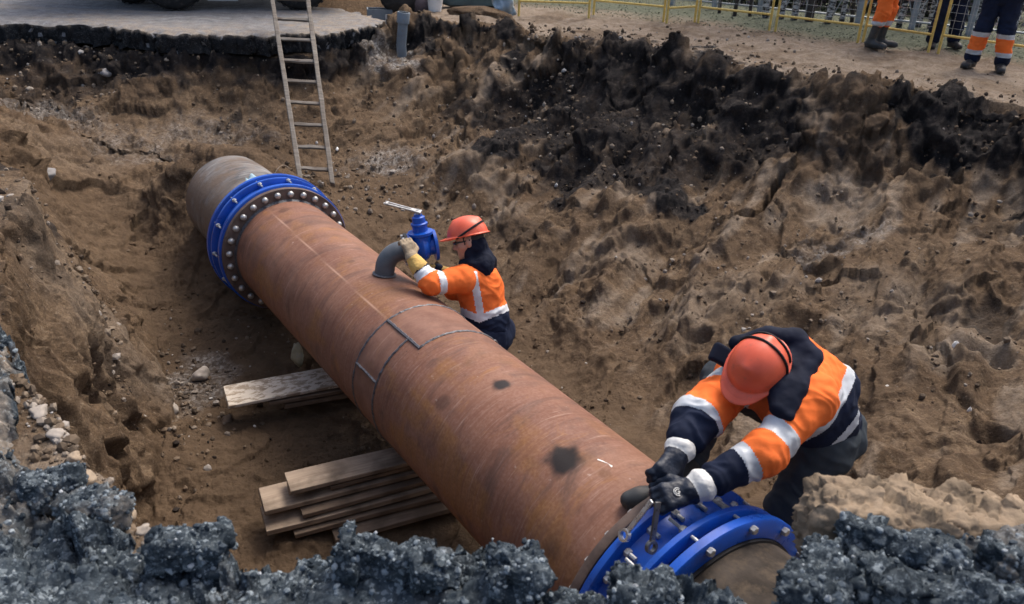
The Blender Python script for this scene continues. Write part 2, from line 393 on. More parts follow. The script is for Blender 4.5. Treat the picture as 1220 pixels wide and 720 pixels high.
# ------------------------------------------------------------------ ground with the pit: one sheet to the horizon
SOIL = soil_material()
def build_ground():
    az = np.concatenate([np.linspace(-180, -50, 26)[:-1], np.linspace(-50, -39, 24)[:-1], np.linspace(-39, 39, 860), np.linspace(39, 52, 26)[1:], np.linspace(52, 180, 26)[1:]])
    az = np.radians(az[:-1])
    r = np.concatenate([np.linspace(.4, 1.6, 6)[:-1], np.geomspace(1.6, 14.5, 720), np.geomspace(14.5, 40, 60)[1:], np.geomspace(40, 900, 14)[1:]])
    A, R = np.meshgrid(az, r, indexing='ij')
    x = R*np.sin(A); y = R*np.cos(A)
    shp = x.shape
    inpit = (R < 16)
    z = np.zeros(shp); t = np.ones(shp); sr = np.full(shp, -5.0); rd = np.zeros(shp, bool)
    zz, tt, ss, rr = pit(x[inpit], y[inpit]); z[inpit] = zz; t[inpit] = tt; sr[inpit] = ss; rd[inpit] = rr
    P = np.stack([x, y, z], -1)
    # normals of the smooth shape
    da = np.gradient(P, axis=0); dr_ = np.gradient(P, axis=1)
    n = np.cross(dr_, da); n /= np.linalg.norm(n, axis=-1, keepdims=True)+1e-9; n *= np.sign(n[..., 2:3]+1e-9)
    q = P[inpit]; tq = t[inpit]; sq = sr[inpit]
    wall = sst(.02, .2, tq)*(sq > 0); flo = (tq <= .12)*1.0
    amp = .20+.14*(sq > 0)+.66*wall
    amp = amp*np.where(rd[inpit], .2, 1)
    px, py = q[:, 0]-(-.2), q[:, 1]-5.6
    ang = np.arctan2(py, px); zero = 0*ang
    nearf = sst(2.7, 3.9, q[:, 1]+.25*np.maximum(-q[:, 0]-1.2, 0))
    # slides and runnels follow the fall of the slope
    u_ = q[:, 0]*.53+q[:, 1]*.85; v_ = -q[:, 0]*.85+q[:, 1]*.53
    warp = .35*fbm(q, .8, 2, 19)
    right = sst(-1.6, .2, q[:, 0]+.25*(q[:, 1]-6))
    A1 = np.stack([u_*.45+warp, v_*1.35+warp, q[:, 2]*.6], -1); A2 = np.stack([u_*.9+warp*2, v_*3.6+warp, q[:, 2]], -1); A3 = np.stack([u_*2.2, v_*9.5+2*warp, q[:, 2]*2], -1)
    run = (1-2*np.abs(pn(A1[:, 0], A1[:, 1], A1[:, 2], 21)))*.13+(1-2*np.abs(pn(A2[:, 0], A2[:, 1], A2[:, 2], 22)))*.055+(1-2*np.abs(pn(A3[:, 0], A3[:, 1], A3[:, 2], 23)))*.020
    gl = 1-np.abs(pn(ang*4.2+.5*pn(tq*2, ang*3, zero, 2), tq*1.1, zero, 31))*2
    gl2 = 1-np.abs(pn(ang*11+.8*pn(tq*3, ang*5, zero, 6), tq*1.9, zero+5, 33))*2
    gl3 = 1-np.abs(pn(ang*34+1.2*pn(tq*5, ang*9, zero, 7), tq*4.2, zero+9, 35))*2
    left = sst(-1.2, -2.4, q[:, 0])*sst(8.2, 6.4, q[:, 1])
    d = right*(run*1.35-.12)+(1-right)*((gl-.5)*.10+(gl2-.5)*.05+(gl3-.5)*.016*left)*nearf
    f1 = fbm(q, .75, 3, 40); d = d+f1*.10
    calm = sst(-.22, .25, fbm(q, .62, 3, 44)+.12*pn(A2[:, 0], A2[:, 1], A2[:, 2], 45))          # 0 where loose sand has slid smooth
    calm = (.10+.90*calm)*(1-.45*right*sst(.95, .6, tq))
    s1 = fbm(q, 1.25, 4, 50); d = d+(sst(-.035, .03, s1)-.5)*.085*(1-.4*right)*(.35+.65*calm)*nearf
    s2 = fbm(q, 3.1, 3, 60); d = d+(sst(-.05, .04, s2)-.5)*.036*calm*nearf
    d = d+(fbm(q, 4.0, 4, 70)*.018+(ridged(q, 8.5, 3, 80)-.3)*.014)*calm+fbm(q, 11, 3, 81)*.014*(.5+.5*calm)
    s3 = pn(A1[:, 0]*1.25+.35*fbm(q, 2.2, 3, 24), A1[:, 1]*1.25, A1[:, 2], 26)+.25*fbm(q, 2.5, 3, 27); d = d+right*((sst(-.06, .08, s3)-.5)*.075)
    s4 = pn(A2[:, 0]*1.1+.5*fbm(q, 4, 3, 28), A2[:, 1]*1.1, A2[:, 2], 29)+.3*fbm(q, 5, 3, 30); d = d+right*((sst(-.05, .06, s4)-.5)*.022)
    fq = np.stack([u_*.6, v_*1.5, q[:, 2]*1.4], -1)+.22*np.stack([s1, s2, f1], -1)          # slabs and scrape faces left by the bucket
    sm = 1-.62*right*sst(1.0, .8, tq); d = d+(facets(fq, 1.25, 301)*.085+sm*(facets(fq, 3.0, 303)*.032+facets(q+.03*np.stack([s2, s1, s2], -1), 8.5, 305)*.012))*(.35+.65*nearf)
    amp = amp*(1-.55*sst(-2.3, -2.7, q[:, 0])*sst(6.8, 6.0, q[:, 1])*sst(.4, .7, tq))
    d = d*amp
    for cx, cy, r_, dep in HOLES:
        e = np.hypot(q[:, 0]-cx, q[:, 1]-cy)/r_+.5*s2; d = d-dep*sst(1.0, .55, e)
    cv1, cv2, _ = voro(q+.06*np.stack([s1, s2, f1], -1), 12.0, 3)          # clods
    cl = np.clip(pn(q[:, 0]*1.1, q[:, 1]*1.1, q[:, 2]*1.1, 90)*2.4, 0, 1)
    d = d+(sst(.55, .1, cv1))*.016*cl*(.3+.7*(sq > 0))
    d = d+(fbm(q, 22, 3, 100)*.011+fbm(q, 60, 2, 110)*.0035)*(.35+.65*calm)
    # ragged edge: undercut just below the lip, lumps on it
    lipz = np.exp(-((tq-.92)/.04)**2)*(sq > 0)*nearf*sst(6.0, 8.0, q[:, 1]); d = d*np.maximum(.22+.78*nearf, .75*sst(-.9, -1.2, q[:, 0])); d = d-lipz*(.07+.10*np.maximum(fbm(q, 2.2, 2, 120), -.4))+lipz*(fbm(q, 7, 4, 121)*.06+(sst(.6, .1, voro(q, 9.0, 8)[0])-.3)*.035)
    dirn = n[inpit]
    far = np.clip((16-R[inpit])/1.5, 0, 1)
    q2 = q+dirn*(d*far)[:, None]
    P[inpit] = q2
    # what the soil is made of
    N1 = fbm(q, 1.1, 4, 200); N2 = fbm(q, 2.6, 4, 210)
    hum_shade = np.zeros(len(q)); lig = np.zeros(len(q)); dmp = np.zeros(len(q)); grv = np.zeros(len(q)); grs = np.zeros(len(q))
    X, Y = q[:, 0], q[:, 1]
    inside = (sq > 0)
    # dark topsoil band under the lip at the far and right sides
    N3 = pn(A2[:, 0]*1.3, A2[:, 1]*1.3, A2[:, 2], 77)+.5*pn(A3[:, 0], A3[:, 1], A3[:, 2], 78)
    band = (.45+.55*sst(-.1, .25, fbm(q, 1.6, 3, 79)))*sst(.80, .92, tq+.16*N2+.05*N3)*sst(1.0, .965, tq)*inside*sst(-2.6, -1.6, X)
    band2 = sst(.80, .92, tq+.08*N2)*inside*sst(-1.8, -2.4, X)*sst(8.0, 9.0, Y)*.8  # below the road: dark topsoil, plus the overhang's shade put into the colour
    hum_shade = np.maximum(hum_shade, np.maximum(band, band2))
    for cx, cy, rx, ry, a, w in HUMUS:
        ca, sa = math.cos(a), math.sin(a); u = (X-cx)*ca+(Y-cy)*sa; v = -(X-cx)*sa+(Y-cy)*ca
        k = np.sqrt((u/rx)**2+(v/ry)**2)+.35*N2+.25*N1+.40*N3
        hum_shade = np.maximum(hum_shade, w*sst(1.15, .65, k))
    lig = .55*sst(.12, .5, N3*.8+.3*N1)*right*inside
    for cx, cy, rx, ry, a, w in PALE:
        ca, sa = math.cos(a), math.sin(a); u = (X-cx)*ca+(Y-cy)*sa; v = -(X-cx)*sa+(Y-cy)*ca
        lig = np.maximum(lig, w*sst(1.2, .5, np.sqrt((u/rx)**2+(v/ry)**2)+.5*N2))
    lig = np.maximum(lig, .75*sst(.01, -.10, sq+.05*N1)*sst(-2.0, -1.3, X)*(1-.55*sst(-.05, .45, N1+.5*N3)))
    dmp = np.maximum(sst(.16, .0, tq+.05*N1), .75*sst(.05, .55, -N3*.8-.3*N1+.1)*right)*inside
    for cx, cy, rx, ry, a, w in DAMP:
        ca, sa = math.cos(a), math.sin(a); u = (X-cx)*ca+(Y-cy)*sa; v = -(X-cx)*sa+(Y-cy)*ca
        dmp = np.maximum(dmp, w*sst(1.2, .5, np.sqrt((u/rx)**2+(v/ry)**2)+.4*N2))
    for cx, cy, rx, ry, a, w in GRAVEL:
        ca, sa = math.cos(a), math.sin(a); u = (X-cx)*ca+(Y-cy)*sa; v = -(X-cx)*sa+(Y-cy)*ca
        grv = np.maximum(grv, w*sst(1.2, .5, np.sqrt((u/rx)**2+(v/ry)**2)+.5*N2))
    full = {}
    gx, gy = x, y
    gl_ = sst(0, 1, (gy-(15.2-.62*np.maximum(gx+.2, -3)))/1.6+.5*fbm(np.stack([gx, gy, 0*gx], -1), .5, 3, 230))*(~rd if rd.shape == gx.shape else 1)
    full['grass'] = np.where(R < 60, gl_, 1.0)*(gx > -3.4-.35*(gy-12))
    for k, a in (('humus', hum_shade), ('light', lig), ('damp', dmp), ('gravel', grv)):
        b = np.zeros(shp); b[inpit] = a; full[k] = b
    na, nr = shp
    i = np.arange(na); j = np.arange(nr-1)
    I, J = np.meshgrid(i, j, indexing='ij'); I2 = (I+1) % na
    quads = np.stack([I*nr+J, I*nr+J+1, I2*nr+J+1, I2*nr+J], -1).reshape(-1, 4)
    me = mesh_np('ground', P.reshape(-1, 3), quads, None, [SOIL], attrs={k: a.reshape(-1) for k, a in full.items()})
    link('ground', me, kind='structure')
    return A, R, P, full
# where the dark topsoil has slid down, where the sand is dry, wet or stony: x, y, radii, angle, weight
HUMUS = [(1.08, 10.6, 1.75, 1.5, -.41, .78), (0, 11.35, 1.13, .53, -.16, .7), (1.36, 9.2, 1.0, .85, -.1, .72), (-3.5, 5.4, .4, .3, 0, .7), (2.6, 9.6, 1.1, .5, -.3, .8), (-.24, 9.97, .34, .24, .28, .95), (1.63, 8.47, .32, .44, .64, 1.0), (.7, 8.96, .47, .34, .1, .8),
         (2.64, 9.18, .73, .49, 0, .75), (4.56, 8.59, .5, .6, -.3, .95), (3.74, 5.74, .25, .5, -.6, .62), (4.4, 7.2, .3, .6, -.4, .45), (-.13, 8.5, .5, .45, -.4, .5), (-6.2, 10.5, .6, 1.2, .2, .62), (-5.8, 11.2, .9, .4, -.3, .6), (-2.95, 4.6, .25, .35, 1.8, .5), (3.5, 8.6, .6, .35, -.3, .5)]
PALE = [(3.37, 7.95, .51, .34, .16, .8), (1.92, 6.42, .7, .45, .4, .45), (1.05, 7.63, .45, .4, .2, .5), (3.19, 6.13, .5, .7, .1, .4), (3.0, 4.67, .3, .2, .3, .6), (.8, 9.22, .3, .3, -.1, .45), (-.47, 9.68, .3, .3, 0, .35), (-4.94, 8.5, .5, .6, 1.3, .15), (-2.85, 4.83, .35, .8, 0, .3), (1.5, 2.4, .8, .4, 0, .9), (-1.45, 2.25, .5, .3, -.8, .7)]
DAMP = [(-4.2, 7.6, .9, 1.3, .5, .75), (-3.2, 9.2, .9, .8, 0, .6), (-4.6, 9.4, 1.0, .6, 0, .45), (-2.4, 10.6, .8, .6, 0, .45), (-3.0, 6.2, .35, .9, .2, .4), (-1.36, 5.46, .6, .9, 0, 1.0), (-2.15, 6.66, .7, .7, -.3, 1.0), (2.18, 4.43, .33, .5, -.7, .8), (-1.25, 8.6, .6, .8, 0, .9), (-3.4, 7.6, .5, .6, -.3, .8), (-2.75, 8.2, .7, .7, 0, .6), (.1, 6.6, .6, .8, 0, .7), (1.2, 5.2, .4, .5, 0, .5)]
GRAVEL = [(-5.9, 9.8, .8, .7, .2, .45), (-4.6, 9.6, .7, .6, 0, .3), (-3.9, 10.3, .8, .4, 0, .3), (-1.9, 12.3, .5, .4, 0, .8), (-2.5, 5.6, .3, .5, 0, .5), (-1.6, 10.0, .5, .4, 0, .5), (3.1, 7.3, .5, .2, .2, .4)]
HOLES = [(3.03, 4.67, .16, .16), (2.71, 3.92, .14, .18), (2.77, 6.88, .22, .12), (1.59, 5.96, .15, .10), (-2.50, 4.45, .12, .12), (-2.5, 4.1, .1, .12), (4.2, 8.2, .3, .14), (2.0, 9.9, .35, .15), (-4.8, 9.2, .2, .1)]
GA, GR, GP, GATT = build_ground()
_sub = (np.abs(GA[:, 0]) < math.radians(39.2)) & (np.abs(GA[:, 0]) > -1)
_azs = GA[:, 0][_sub]; _rs = GR[0]; _Z = GP[_sub]
def ground_at(px, py):
    """first point of the ground seen along that line of sight"""
    r = FW + RT*(px-610)/F_PX + UP*(360-py)/F_PX
    d = np.linspace(1.7, 24, 1600); p = EYE+r*d[:, None]
    h = height(p[:, 0], p[:, 1]); k = np.argmax(p[:, 2] < h); return p[k]
def soil_at(x, y):
    a = np.arctan2(x, y); rr = np.hypot(x, y); i = np.clip(np.searchsorted(_azs, a), 1, len(_azs)-1); j = np.clip(np.searchsorted(_rs, rr), 1, len(_rs)-1)
    return {k: v[_sub][i, j] for k, v in GATT.items()}
def height(x, y):
    a = np.arctan2(x, y); rr = np.hypot(x, y)
    i = np.clip(np.searchsorted(_azs, a), 1, len(_azs)-1); i = i-(np.abs(_azs[i-1]-a) < np.abs(_azs[i]-a))
    j = np.clip(np.searchsorted(_rs, rr), 1, len(_rs)-1); j = j-(np.abs(_rs[j-1]-rr) < np.abs(_rs[j]-rr))
    return _Z[i, j, 2]
# ------------------------------------------------------------------ the big pipe, its couplings and the grey ends
PA = V3(-2.0, 6.65, -1.09); PB = V3(.74, 2.70, -1.01)
PU = nrm(PB-PA); PL = float(np.linalg.norm(PB-PA)); PS = nrm(np.cross(PU, [0, 0, 1])); PT = np.cross(PS, PU); PR = .45
def on_pipe(s, phi, r=PR):               # s metres along, phi degrees from the top towards the camera side
    w = math.radians(phi); return PA+PU*s+r*(math.cos(w)*PT+math.sin(w)*PS)
def pipe_hit(px, py, r):                 # point seen at that pixel on a cylinder of radius r round the pipe axis
    d = FW+RT*(px-610)/F_PX+UP*(360-py)/F_PX; o = EYE-PA; d2 = d-PU*(d@PU); o2 = o-PU*(o@PU); a = d2@d2; b = 2*d2@o2
    return EYE+d*((-b-math.sqrt(b*b-4*a*(o2@o2-r*r)))/(2*a))
def pipe_mat(o): return frame(o, PU, PT)
RUST = rust_material()
WELD = vary('weld bead', (.10, .10, .11), .5, 60, .45, .35, .6, 120)
BLUE = vary('blue coating', (.007, .078, .43), .2, 5, .33, 0, .08, 40, .45, dirt=(.02, .035, .10), dirt_amt=.4)
ZINC = vary('zinc steel', (.46, .46, .45), .35, 30, .38, .55, .1, 80, .5)
DULLZ = vary('dull bolt steel', (.33, .31, .29), .35, 30, .45, .35, .2, 80, .5)
RUSTF = vary('rusty flange', (.115, .080, .066), .45, 9, .7, 0, .4, 60, .3, dirt=(.06, .045, .04))
GREYP = None
def grey_pipe_mat(k=1.0):
    m = Mat('grey coated pipe', .6, 0, .35)
    n = m.noise(2.3, 7, m.vec((3, 1, 1)), .65)
    c = m.ramp(n, [(.3, (.07, .062, .056)), (.5, (.17*k, .160*k, .152*k)), (.7, (.29*k, .285*k, .285*k))])
    c = m.mix(m.ramp(m.noise(3.4, 6, m.vec((5, 1, 1)), .7), [(.50, 0.0), (.60, .85)]), c, (.04, .042, .05))
    c = m.mix(m.ramp(m.noise(1.7, 6, rough=.7), [(.42, 0.0), (.58, .9)]), c, (.14, .095, .064))
    m.col(c); m.bump(m.noise(20, 6), .35, .01); return m.m
GREYP = grey_pipe_mat(); GREYN = vary('dark crusted pipe', (.050, .041, .034), .65, 9, .85, 0, .8, 30, .15, dirt=(.10, .075, .052), dirt_amt=.8)
pipe_t = thing('rusty_pipe', (PA+PU*2.4-PT*.45), 'long rusty brown steel pipe with a welded patch lying across the pit on planks', 'pipe')
def build_barrel():
    ns, nc = 560, 260
    s = np.linspace(-.02, PL-.05, ns); ph = np.linspace(-180, 180, nc, endpoint=False)
    S, Q = np.meshgrid(s, ph, indexing='ij'); w = np.radians(Q)
    r = np.full(S.shape, PR)
    P = np.stack([S, np.sin(w)*2, np.cos(w)*2], -1)
    r = r+.0016*fbm(P, 1.6, 3, 5)
    def rid(d, wd): return np.exp(-(d/wd)**2)
    ringA = rid(S-2.45, .012); ringB = rid(S-2.735, .010)*((Q > 25.6) | (Q < -120)); ringC = rid(S-2.867, .010)*((Q < 25.6))
    dq = lambda a: (Q-a)*math.pi/180*PR
    seam1 = rid(dq(25.6), .010)*((S > 2.45) & (S < 2.867)); seam2 = rid(dq(67.8), .009)*((S > 2.45) & (S < 2.735))
    welds = np.maximum.reduce([ringA, ringB, ringC, seam1, seam2])
    r = r+welds*.003
    patch = ((S > 2.45) & (S < np.where(Q > 25.6, 2.735, 2.867)))*1.0
    r = r+patch*.0012
    wide = np.maximum.reduce([rid(S-2.45, .05), rid(S-2.735, .045)*((Q > 25.6)), rid(S-2.867, .035)*(Q < 25.6), rid(dq(25.6), .03)*((S > 2.43) & (S < 2.88)), rid(dq(67.8), .03)*((S > 2.45) & (S < 2.735))])
    heat = np.clip(wide*1.1*(.6+1.2*pn(S*9, Q*.06, 0*S, 3)), 0, 1)
    heat = np.maximum(heat, .55*rid(S-.03, .05)); 
    def blot(s0, q0, rs, wgt):
        d = np.hypot(S-s0, dq(q0))/rs; return wgt*sst(1.1, .5, d+.26*fbm(np.stack([S, np.radians(Q)*PR, 0*S], -1), 14, 3, int(s0*10)))
    sco = np.maximum.reduce([blot(3.512, 5.9, .060, 1.0), blot(3.34, 43.5, .06, .45), blot(4.202, 19, .105, 1.0), blot(4.40, 8, .04, .25), blot(.25, 8, .06, .4), blot(3.9, 60, .07, .15), blot(4.46, 62, .06, .3),
        blot(1.55, 5, .03, .35), blot(.5, 16, .05, .3)])
    och = sst(.15, .6, fbm(np.stack([S*1.3, w*1.1, 0*S], -1), 1.6, 4, 41)+.35*sst(25, 70, Q)*sst(2.6, 3.2, S)+.12*sst(3.5, 4.5, S))*.55*(.35+.65*sst(-10, 35, Q))
    chalk = rid(dq(19.8+(S-.05)*2.42), .0035)*((S > .02) & (S < 2.45))*.55
    x = on_pipe(0, 0)*0
    v = PA+PU*S[..., None]+r[..., None]*(np.cos(w)[..., None]*PT+np.sin(w)[..., None]*PS)
    # local frame: X along the pipe
    i = np.arange(ns-1); j = np.arange(nc); I, J = np.meshgrid(i, j, indexing='ij'); J2 = (J+1) % nc
    quads = np.stack([I*nc+J, I*nc+J2, (I+1)*nc+J2, (I+1)*nc+J], -1).reshape(-1, 4)
    Ml = np.array(pipe_mat(PA)); vl = (v.reshape(-1, 3)-Ml[:3, 3]) @ Ml[:3, :3]
    me = mesh_np('barrel', vl, quads, None, [RUST], attrs=dict(ochre=och, scorch=sco, heat=heat, chalk=chalk, patch=patch*(Q > -120)*(Q < 120)))
    inst('barrel', me, pipe_mat(PA), pipe_t)
build_barrel()
def bead(pts, r=.0098):                  # a weld: a knobbly bead
    b = MB(); n = len(pts); rr = [r*(.88+.24*RNG.random()) for _ in range(n)]
    b.tube([p+RNG.normal(0, .0012, 3) for p in pts], rr, 6, 0); return b
sw = np.linspace
bead([on_pipe(2.45, q, .4495) for q in sw(-150, 150, 150)]).build('weld_seam', WELD, pipe_t)
bead([on_pipe(2.735, q, .4495) for q in sw(25.6, 150, 80)]).build('weld_seam', WELD, pipe_t)
bead([on_pipe(2.867, q, .4495) for q in sw(25.6, -150, 100)]).build('weld_seam', WELD, pipe_t)
bead([on_pipe(q, 25.6, .451) for q in sw(2.45, 2.875, 30)], .012).build('weld_seam', WELD, pipe_t)
bead([on_pipe(q, 67.8, .4515) for q in sw(2.45, 2.735, 22)]).build('weld_seam', WELD, pipe_t)
WHITEM = vary('white paint mark', (.7, .68, .64), .2, 20, .8, 0, .2)
b = MB(); b.add([on_pipe(4.31, 4.5, .452), on_pipe(4.36, 1.5, .452), on_pipe(4.39, 2.2, .452), on_pipe(4.385, .6, .452), on_pipe(4.33, 2.2, .452), on_pipe(4.305, 3.6, .452)], [(0, 1, 2, 3, 4, 5)])
b.build('paint_mark', WHITEM, pipe_t)

# hexagon bolt heads and domed nuts shared by all copies
def hexhead(r, h):
    b = MB(); b.lathe([(0, .001), (0, r), (h*.8, r), (h, r*.82), (h, .001)], (0, 0, 0), (0, 0, 1), 6); return b
def coupling(name, s_flange, direction, label, gr=0.0, nb=28):
    """rusty flange on the pipe end, then the blue adaptor: flange, sleeve, two clamp rings, studs; direction along the pipe"""
    D = PU*direction; o = PA+PU*s_flange
    t = thing(name, o-PT*.58, label, 'pipe coupling')
    b = MB(); b.lathe([(-.045, .45), (-.045, .553), (-.040, .557), (-.005, .557), (0, .553), (0, .45)], o, D, 96); b.build('steel_flange', RUSTF, t)
    b = MB(); b.lathe([(-.075, .451), (-.05, .464), (-.046, .451)], o, D, 96); b.build('weld_seam', WELD, t)
    b = MB(); b.lathe([(.004, .47), (.004, .548+gr), (.010, .556+gr), (.040+gr*.6, .556+gr), (.046+gr*.6, .550+gr), (.050+gr*.6, .505+gr*1.6), (.085, .495+gr*1.6), (.13, .497+gr*1.6), (.175, .515+gr), (.182, .515)], o, D, 96); b.build('adaptor_body', BLUE, t)
    b = MB(); b.lathe([(.183, .50), (.183, .560+gr), (.188, .568+gr), (.213, .568+gr), (.218, .560+gr), (.218, .50)], o, D, 96); b.build('clamp_ring', BLUE, t)
    b = MB(); b.lathe([(.262, .487), (.262, .568+gr), (.268, .577+gr), (.305, .577+gr), (.311, .568+gr), (.311, .492), (.300, .487)], o, D, 96); b.build('clamp_ring', BLUE, t)
    b = MB(); b.lathe([(.180, .487), (.30, .487), (.324, .489), (.326, .478), (.20, .478)], o, D, 96, closed=True); b.build('rubber_seal', RUBBER, t)
    hm = hexhead(.021, .026).mesh('bolt', [DULLZ]); hz = hexhead(.019, .022).mesh('nut', [ZINC])
    sb = MB(); sb.tube([(0, 0, 0), (0, 0, .058)], .0105, 8); sm = sb.mesh('stud', [ZINC])
    lb = MB(); lb.tube([(0, 0, 0), (0, 0, .235)], .008, 8); lm = lb.mesh('tie_rod', [ZINC])
    dome = MB(); dome.lathe([(0, .001), (0, .027), (.012, .027), (.022, .022), (.028, .012), (.030, .001)], (0, 0, 0), (0, 0, 1), 12); dm = dome.mesh('bolt', [ZINC])
    for k in range(nb):
        a = 360*k/nb+5
        c = o+.507*(math.cos(math.radians(a))*PT+math.sin(math.radians(a))*PS)
        inst('bolt', dm if direction < 0 else hm, frz(c-D*.045, -D, PT), t)
        inst('nut', hz, frz(c+D*.051, D, PT), t); inst('stud', sm, frz(c+D*.05, D, PT), t)
    for k in range(14):
        a = 360*k/14+12
        c = o+(.546+gr*1.2)*(math.cos(math.radians(a))*PT+math.sin(math.radians(a))*PS)
        inst('tie_rod', lm, frz(c+D*.095, D, PT), t); inst('nut', hz, frz(c+D*.311, D, PT), t)
        inst('nut', hz, frz(c+D*.183, -D, PT), t)
    return t
RUBBER = vary('black rubber', (.018, .018, .02), .3, 20, .6, 0, .2)
near_c = coupling('flange_coupling', PL-.045, 1, 'blue flange coupling at the near end of the rusty pipe under the spanners', nb=24)
far_c = coupling('flange_coupling', 0.0, -1, 'blue flange coupling ringed with bolts at the far end of the rusty pipe', gr=.018)
def tail(name, s0, s1, label, mat, r=.478):
    ns, nc = 40, 96; s = np.linspace(s0, s1, ns); w = np.linspace(0, 2*math.pi, nc, endpoint=False)
    S, W = np.meshgrid(s, w, indexing='ij'); v = np.stack([S-s0, -r*np.sin(W), r*np.cos(W)], -1)
    i = np.arange(ns-1); j = np.arange(nc); I, J = np.meshgrid(i, j, indexing='ij'); J2 = (J+1) % nc
    me = mesh_np(name, v, np.stack([I*nc+J, I*nc+J2, (I+1)*nc+J2, (I+1)*nc+J], -1).reshape(-1, 4), None, [mat])
    o = bpy.data.objects.new(name, me); COL.objects.link(o); o.matrix_world = pipe_mat(PA+PU*s0); WORLD[o.name] = PA+PU*s0
    o['label'] = label; o['category'] = 'pipe'; return o
tail('grey_pipe', PL+.10, PL+1.5, 'dark grey brown pipe stub running out of the near coupling under the broken asphalt', GREYN)
tail('grey_pipe', -1.55, -.20, 'mottled grey pipe running from the far coupling into the soil', GREYP, .456)

# branch: elbow welded on top, gate valve bolted to it
EB = on_pipe(1.87, -8.1); en = nrm(EB-(PA+PU*1.87)); eo = nrm(-PS*.93+PU*.30+V3(0, 0, .10))
GREYS = vary('grey primed steel', (.105, .115, .125), .3, 9, .45, .1, .15, 60, .4)
pts = []; R_ = .098
pts.append(EB-en*.01); pts.append(EB+en*.04)
for w in sw(0, 90, 9): pts.append(EB+en*.055+en*R_*math.sin(math.radians(w))+eo*R_*(1-math.cos(math.radians(w))))
e1 = pts[-1]
pts.append(e1+eo*.05)
b = MB(); b.tube(pts, .068, 20, 0, False); b.build('branch_elbow', GREYS, pipe_t)
b = MB(); b.lathe([(-.005, .066), (.004, .083), (.012, .070)], EB, en, 24); b.build('weld_seam', WELD, pipe_t)
FL = e1+eo*.055
BLACKS = vary('black painted steel', (.02, .021, .024), .3, 9, .45, 0, .2)
b = MB(); b.lathe([(-.02, .068), (-.02, .115), (.0, .115), (.0, .05)], FL, eo, 28); b.build('branch_flange', BLACKS, pipe_t)
vt = thing('gate_valve', FL+eo*.1, 'small blue gate valve with a steel lever bolted to the branch on the rusty pipe', 'valve')
va = nrm(V3(0, 0, 1)+RT*-.42); va = nrm(va-eo*(va@eo))
vc = FL+eo*.098
b = MB(); b.lathe([(.002, .05), (.002, .108), (.022, .108), (.026, .066), (.05, .064), (.072, .088), (.098, .098), (.124, .088), (.145, .064), (.172, .066), (.176, .108), (.196, .108), (.196, .05)], FL, eo, 32); b.build('valve_body', BLUE, vt)
b = MB(); b.lathe([(.04, .075), (.085, .074), (.094, .088), (.112, .088), (.118, .054), (.150, .051), (.160, .058), (.172, .058), (.178, .046), (.215, .044), (.222, .030), (.235, .028), (.235, .001)], vc, va, 24); b.build('bonnet', BLUE, vt)
b = MB(); b.lathe([(.23, .015), (.268, .015), (.268, .001)], vc, va, 12); b.build('stem', ZINC, vt)
b = MB(); hp = vc+va*.256; hd = nrm(-RT*.97+UP*.27+FW*.12); hs = nrm(np.cross(va, hd))
for q in (-1, 1): b.tube([hp+hs*.013*q, hp+hd*.235+hs*.02*q], .007, 6)
b.tube([hp-hd*.03, hp+hd*.04], [.026, .022], 10, 0, True, .5); b.tube([hp+hd*.22-hs*.026, hp+hd*.22+hs*.026], .008, 6)
b.build('lever', ZINC, vt)
nb_ = hexhead(.015, .018).mesh('bolt', [ZINC])
for k in range(8):
    a = 2*math.pi*k/8+.3; ax = nrm(np.cross(eo, [0, 0, 1])); ay = np.cross(eo, ax); c = FL+.094*(math.cos(a)*ax+math.sin(a)*ay)
    inst('bolt', nb_, frz(c-eo*.02, -eo), vt)
# ------------------------------------------------------------------ planks, ladder
def wood(name, c0, c1, wear=.5, snow=0):
    m = Mat(name, .85, 0, .2)
    g = m.noise(1.0, 7, m.vec((1.6, 26, 26)), .62, .8); n = m.noise(5, 5)
    c = m.ramp(g, [(.3, c0), (.7, c1)]); c = m.mix(m.ramp(n, [(.45, 0.0), (.7, wear)]), c, (.10, .075, .055))
    if snow: c = m.mix(m.ramp(m.noise(9, 6, m.vec((1, 2, 2)), .7), [(.46, 0.0), (.52, snow)]), c, (.62, .55, .46))
    c = m.mix(m.ramp(m.voro(5, 'Distance', m.vec((.5, 1.5, 1.5))), [(.05, .8), (.13, 0.0)]), c, (.06, .04, .03))
    m.col(c); m.bump(g, .5, .004); return m.m
WOOD_A = wood('pale sawn plank', (.20, .145, .105), (.40, .315, .235), .8)
WOOD_B = wood('brown plank', (.13, .088, .062), (.27, .20, .145), .8)
WOOD_S = wood('muddy plank', (.22, .165, .12), (.42, .34, .25), .4, .8)
WOOD_L = wood('weathered ladder wood', (.095, .083, .072), (.25, .225, .195), .55)
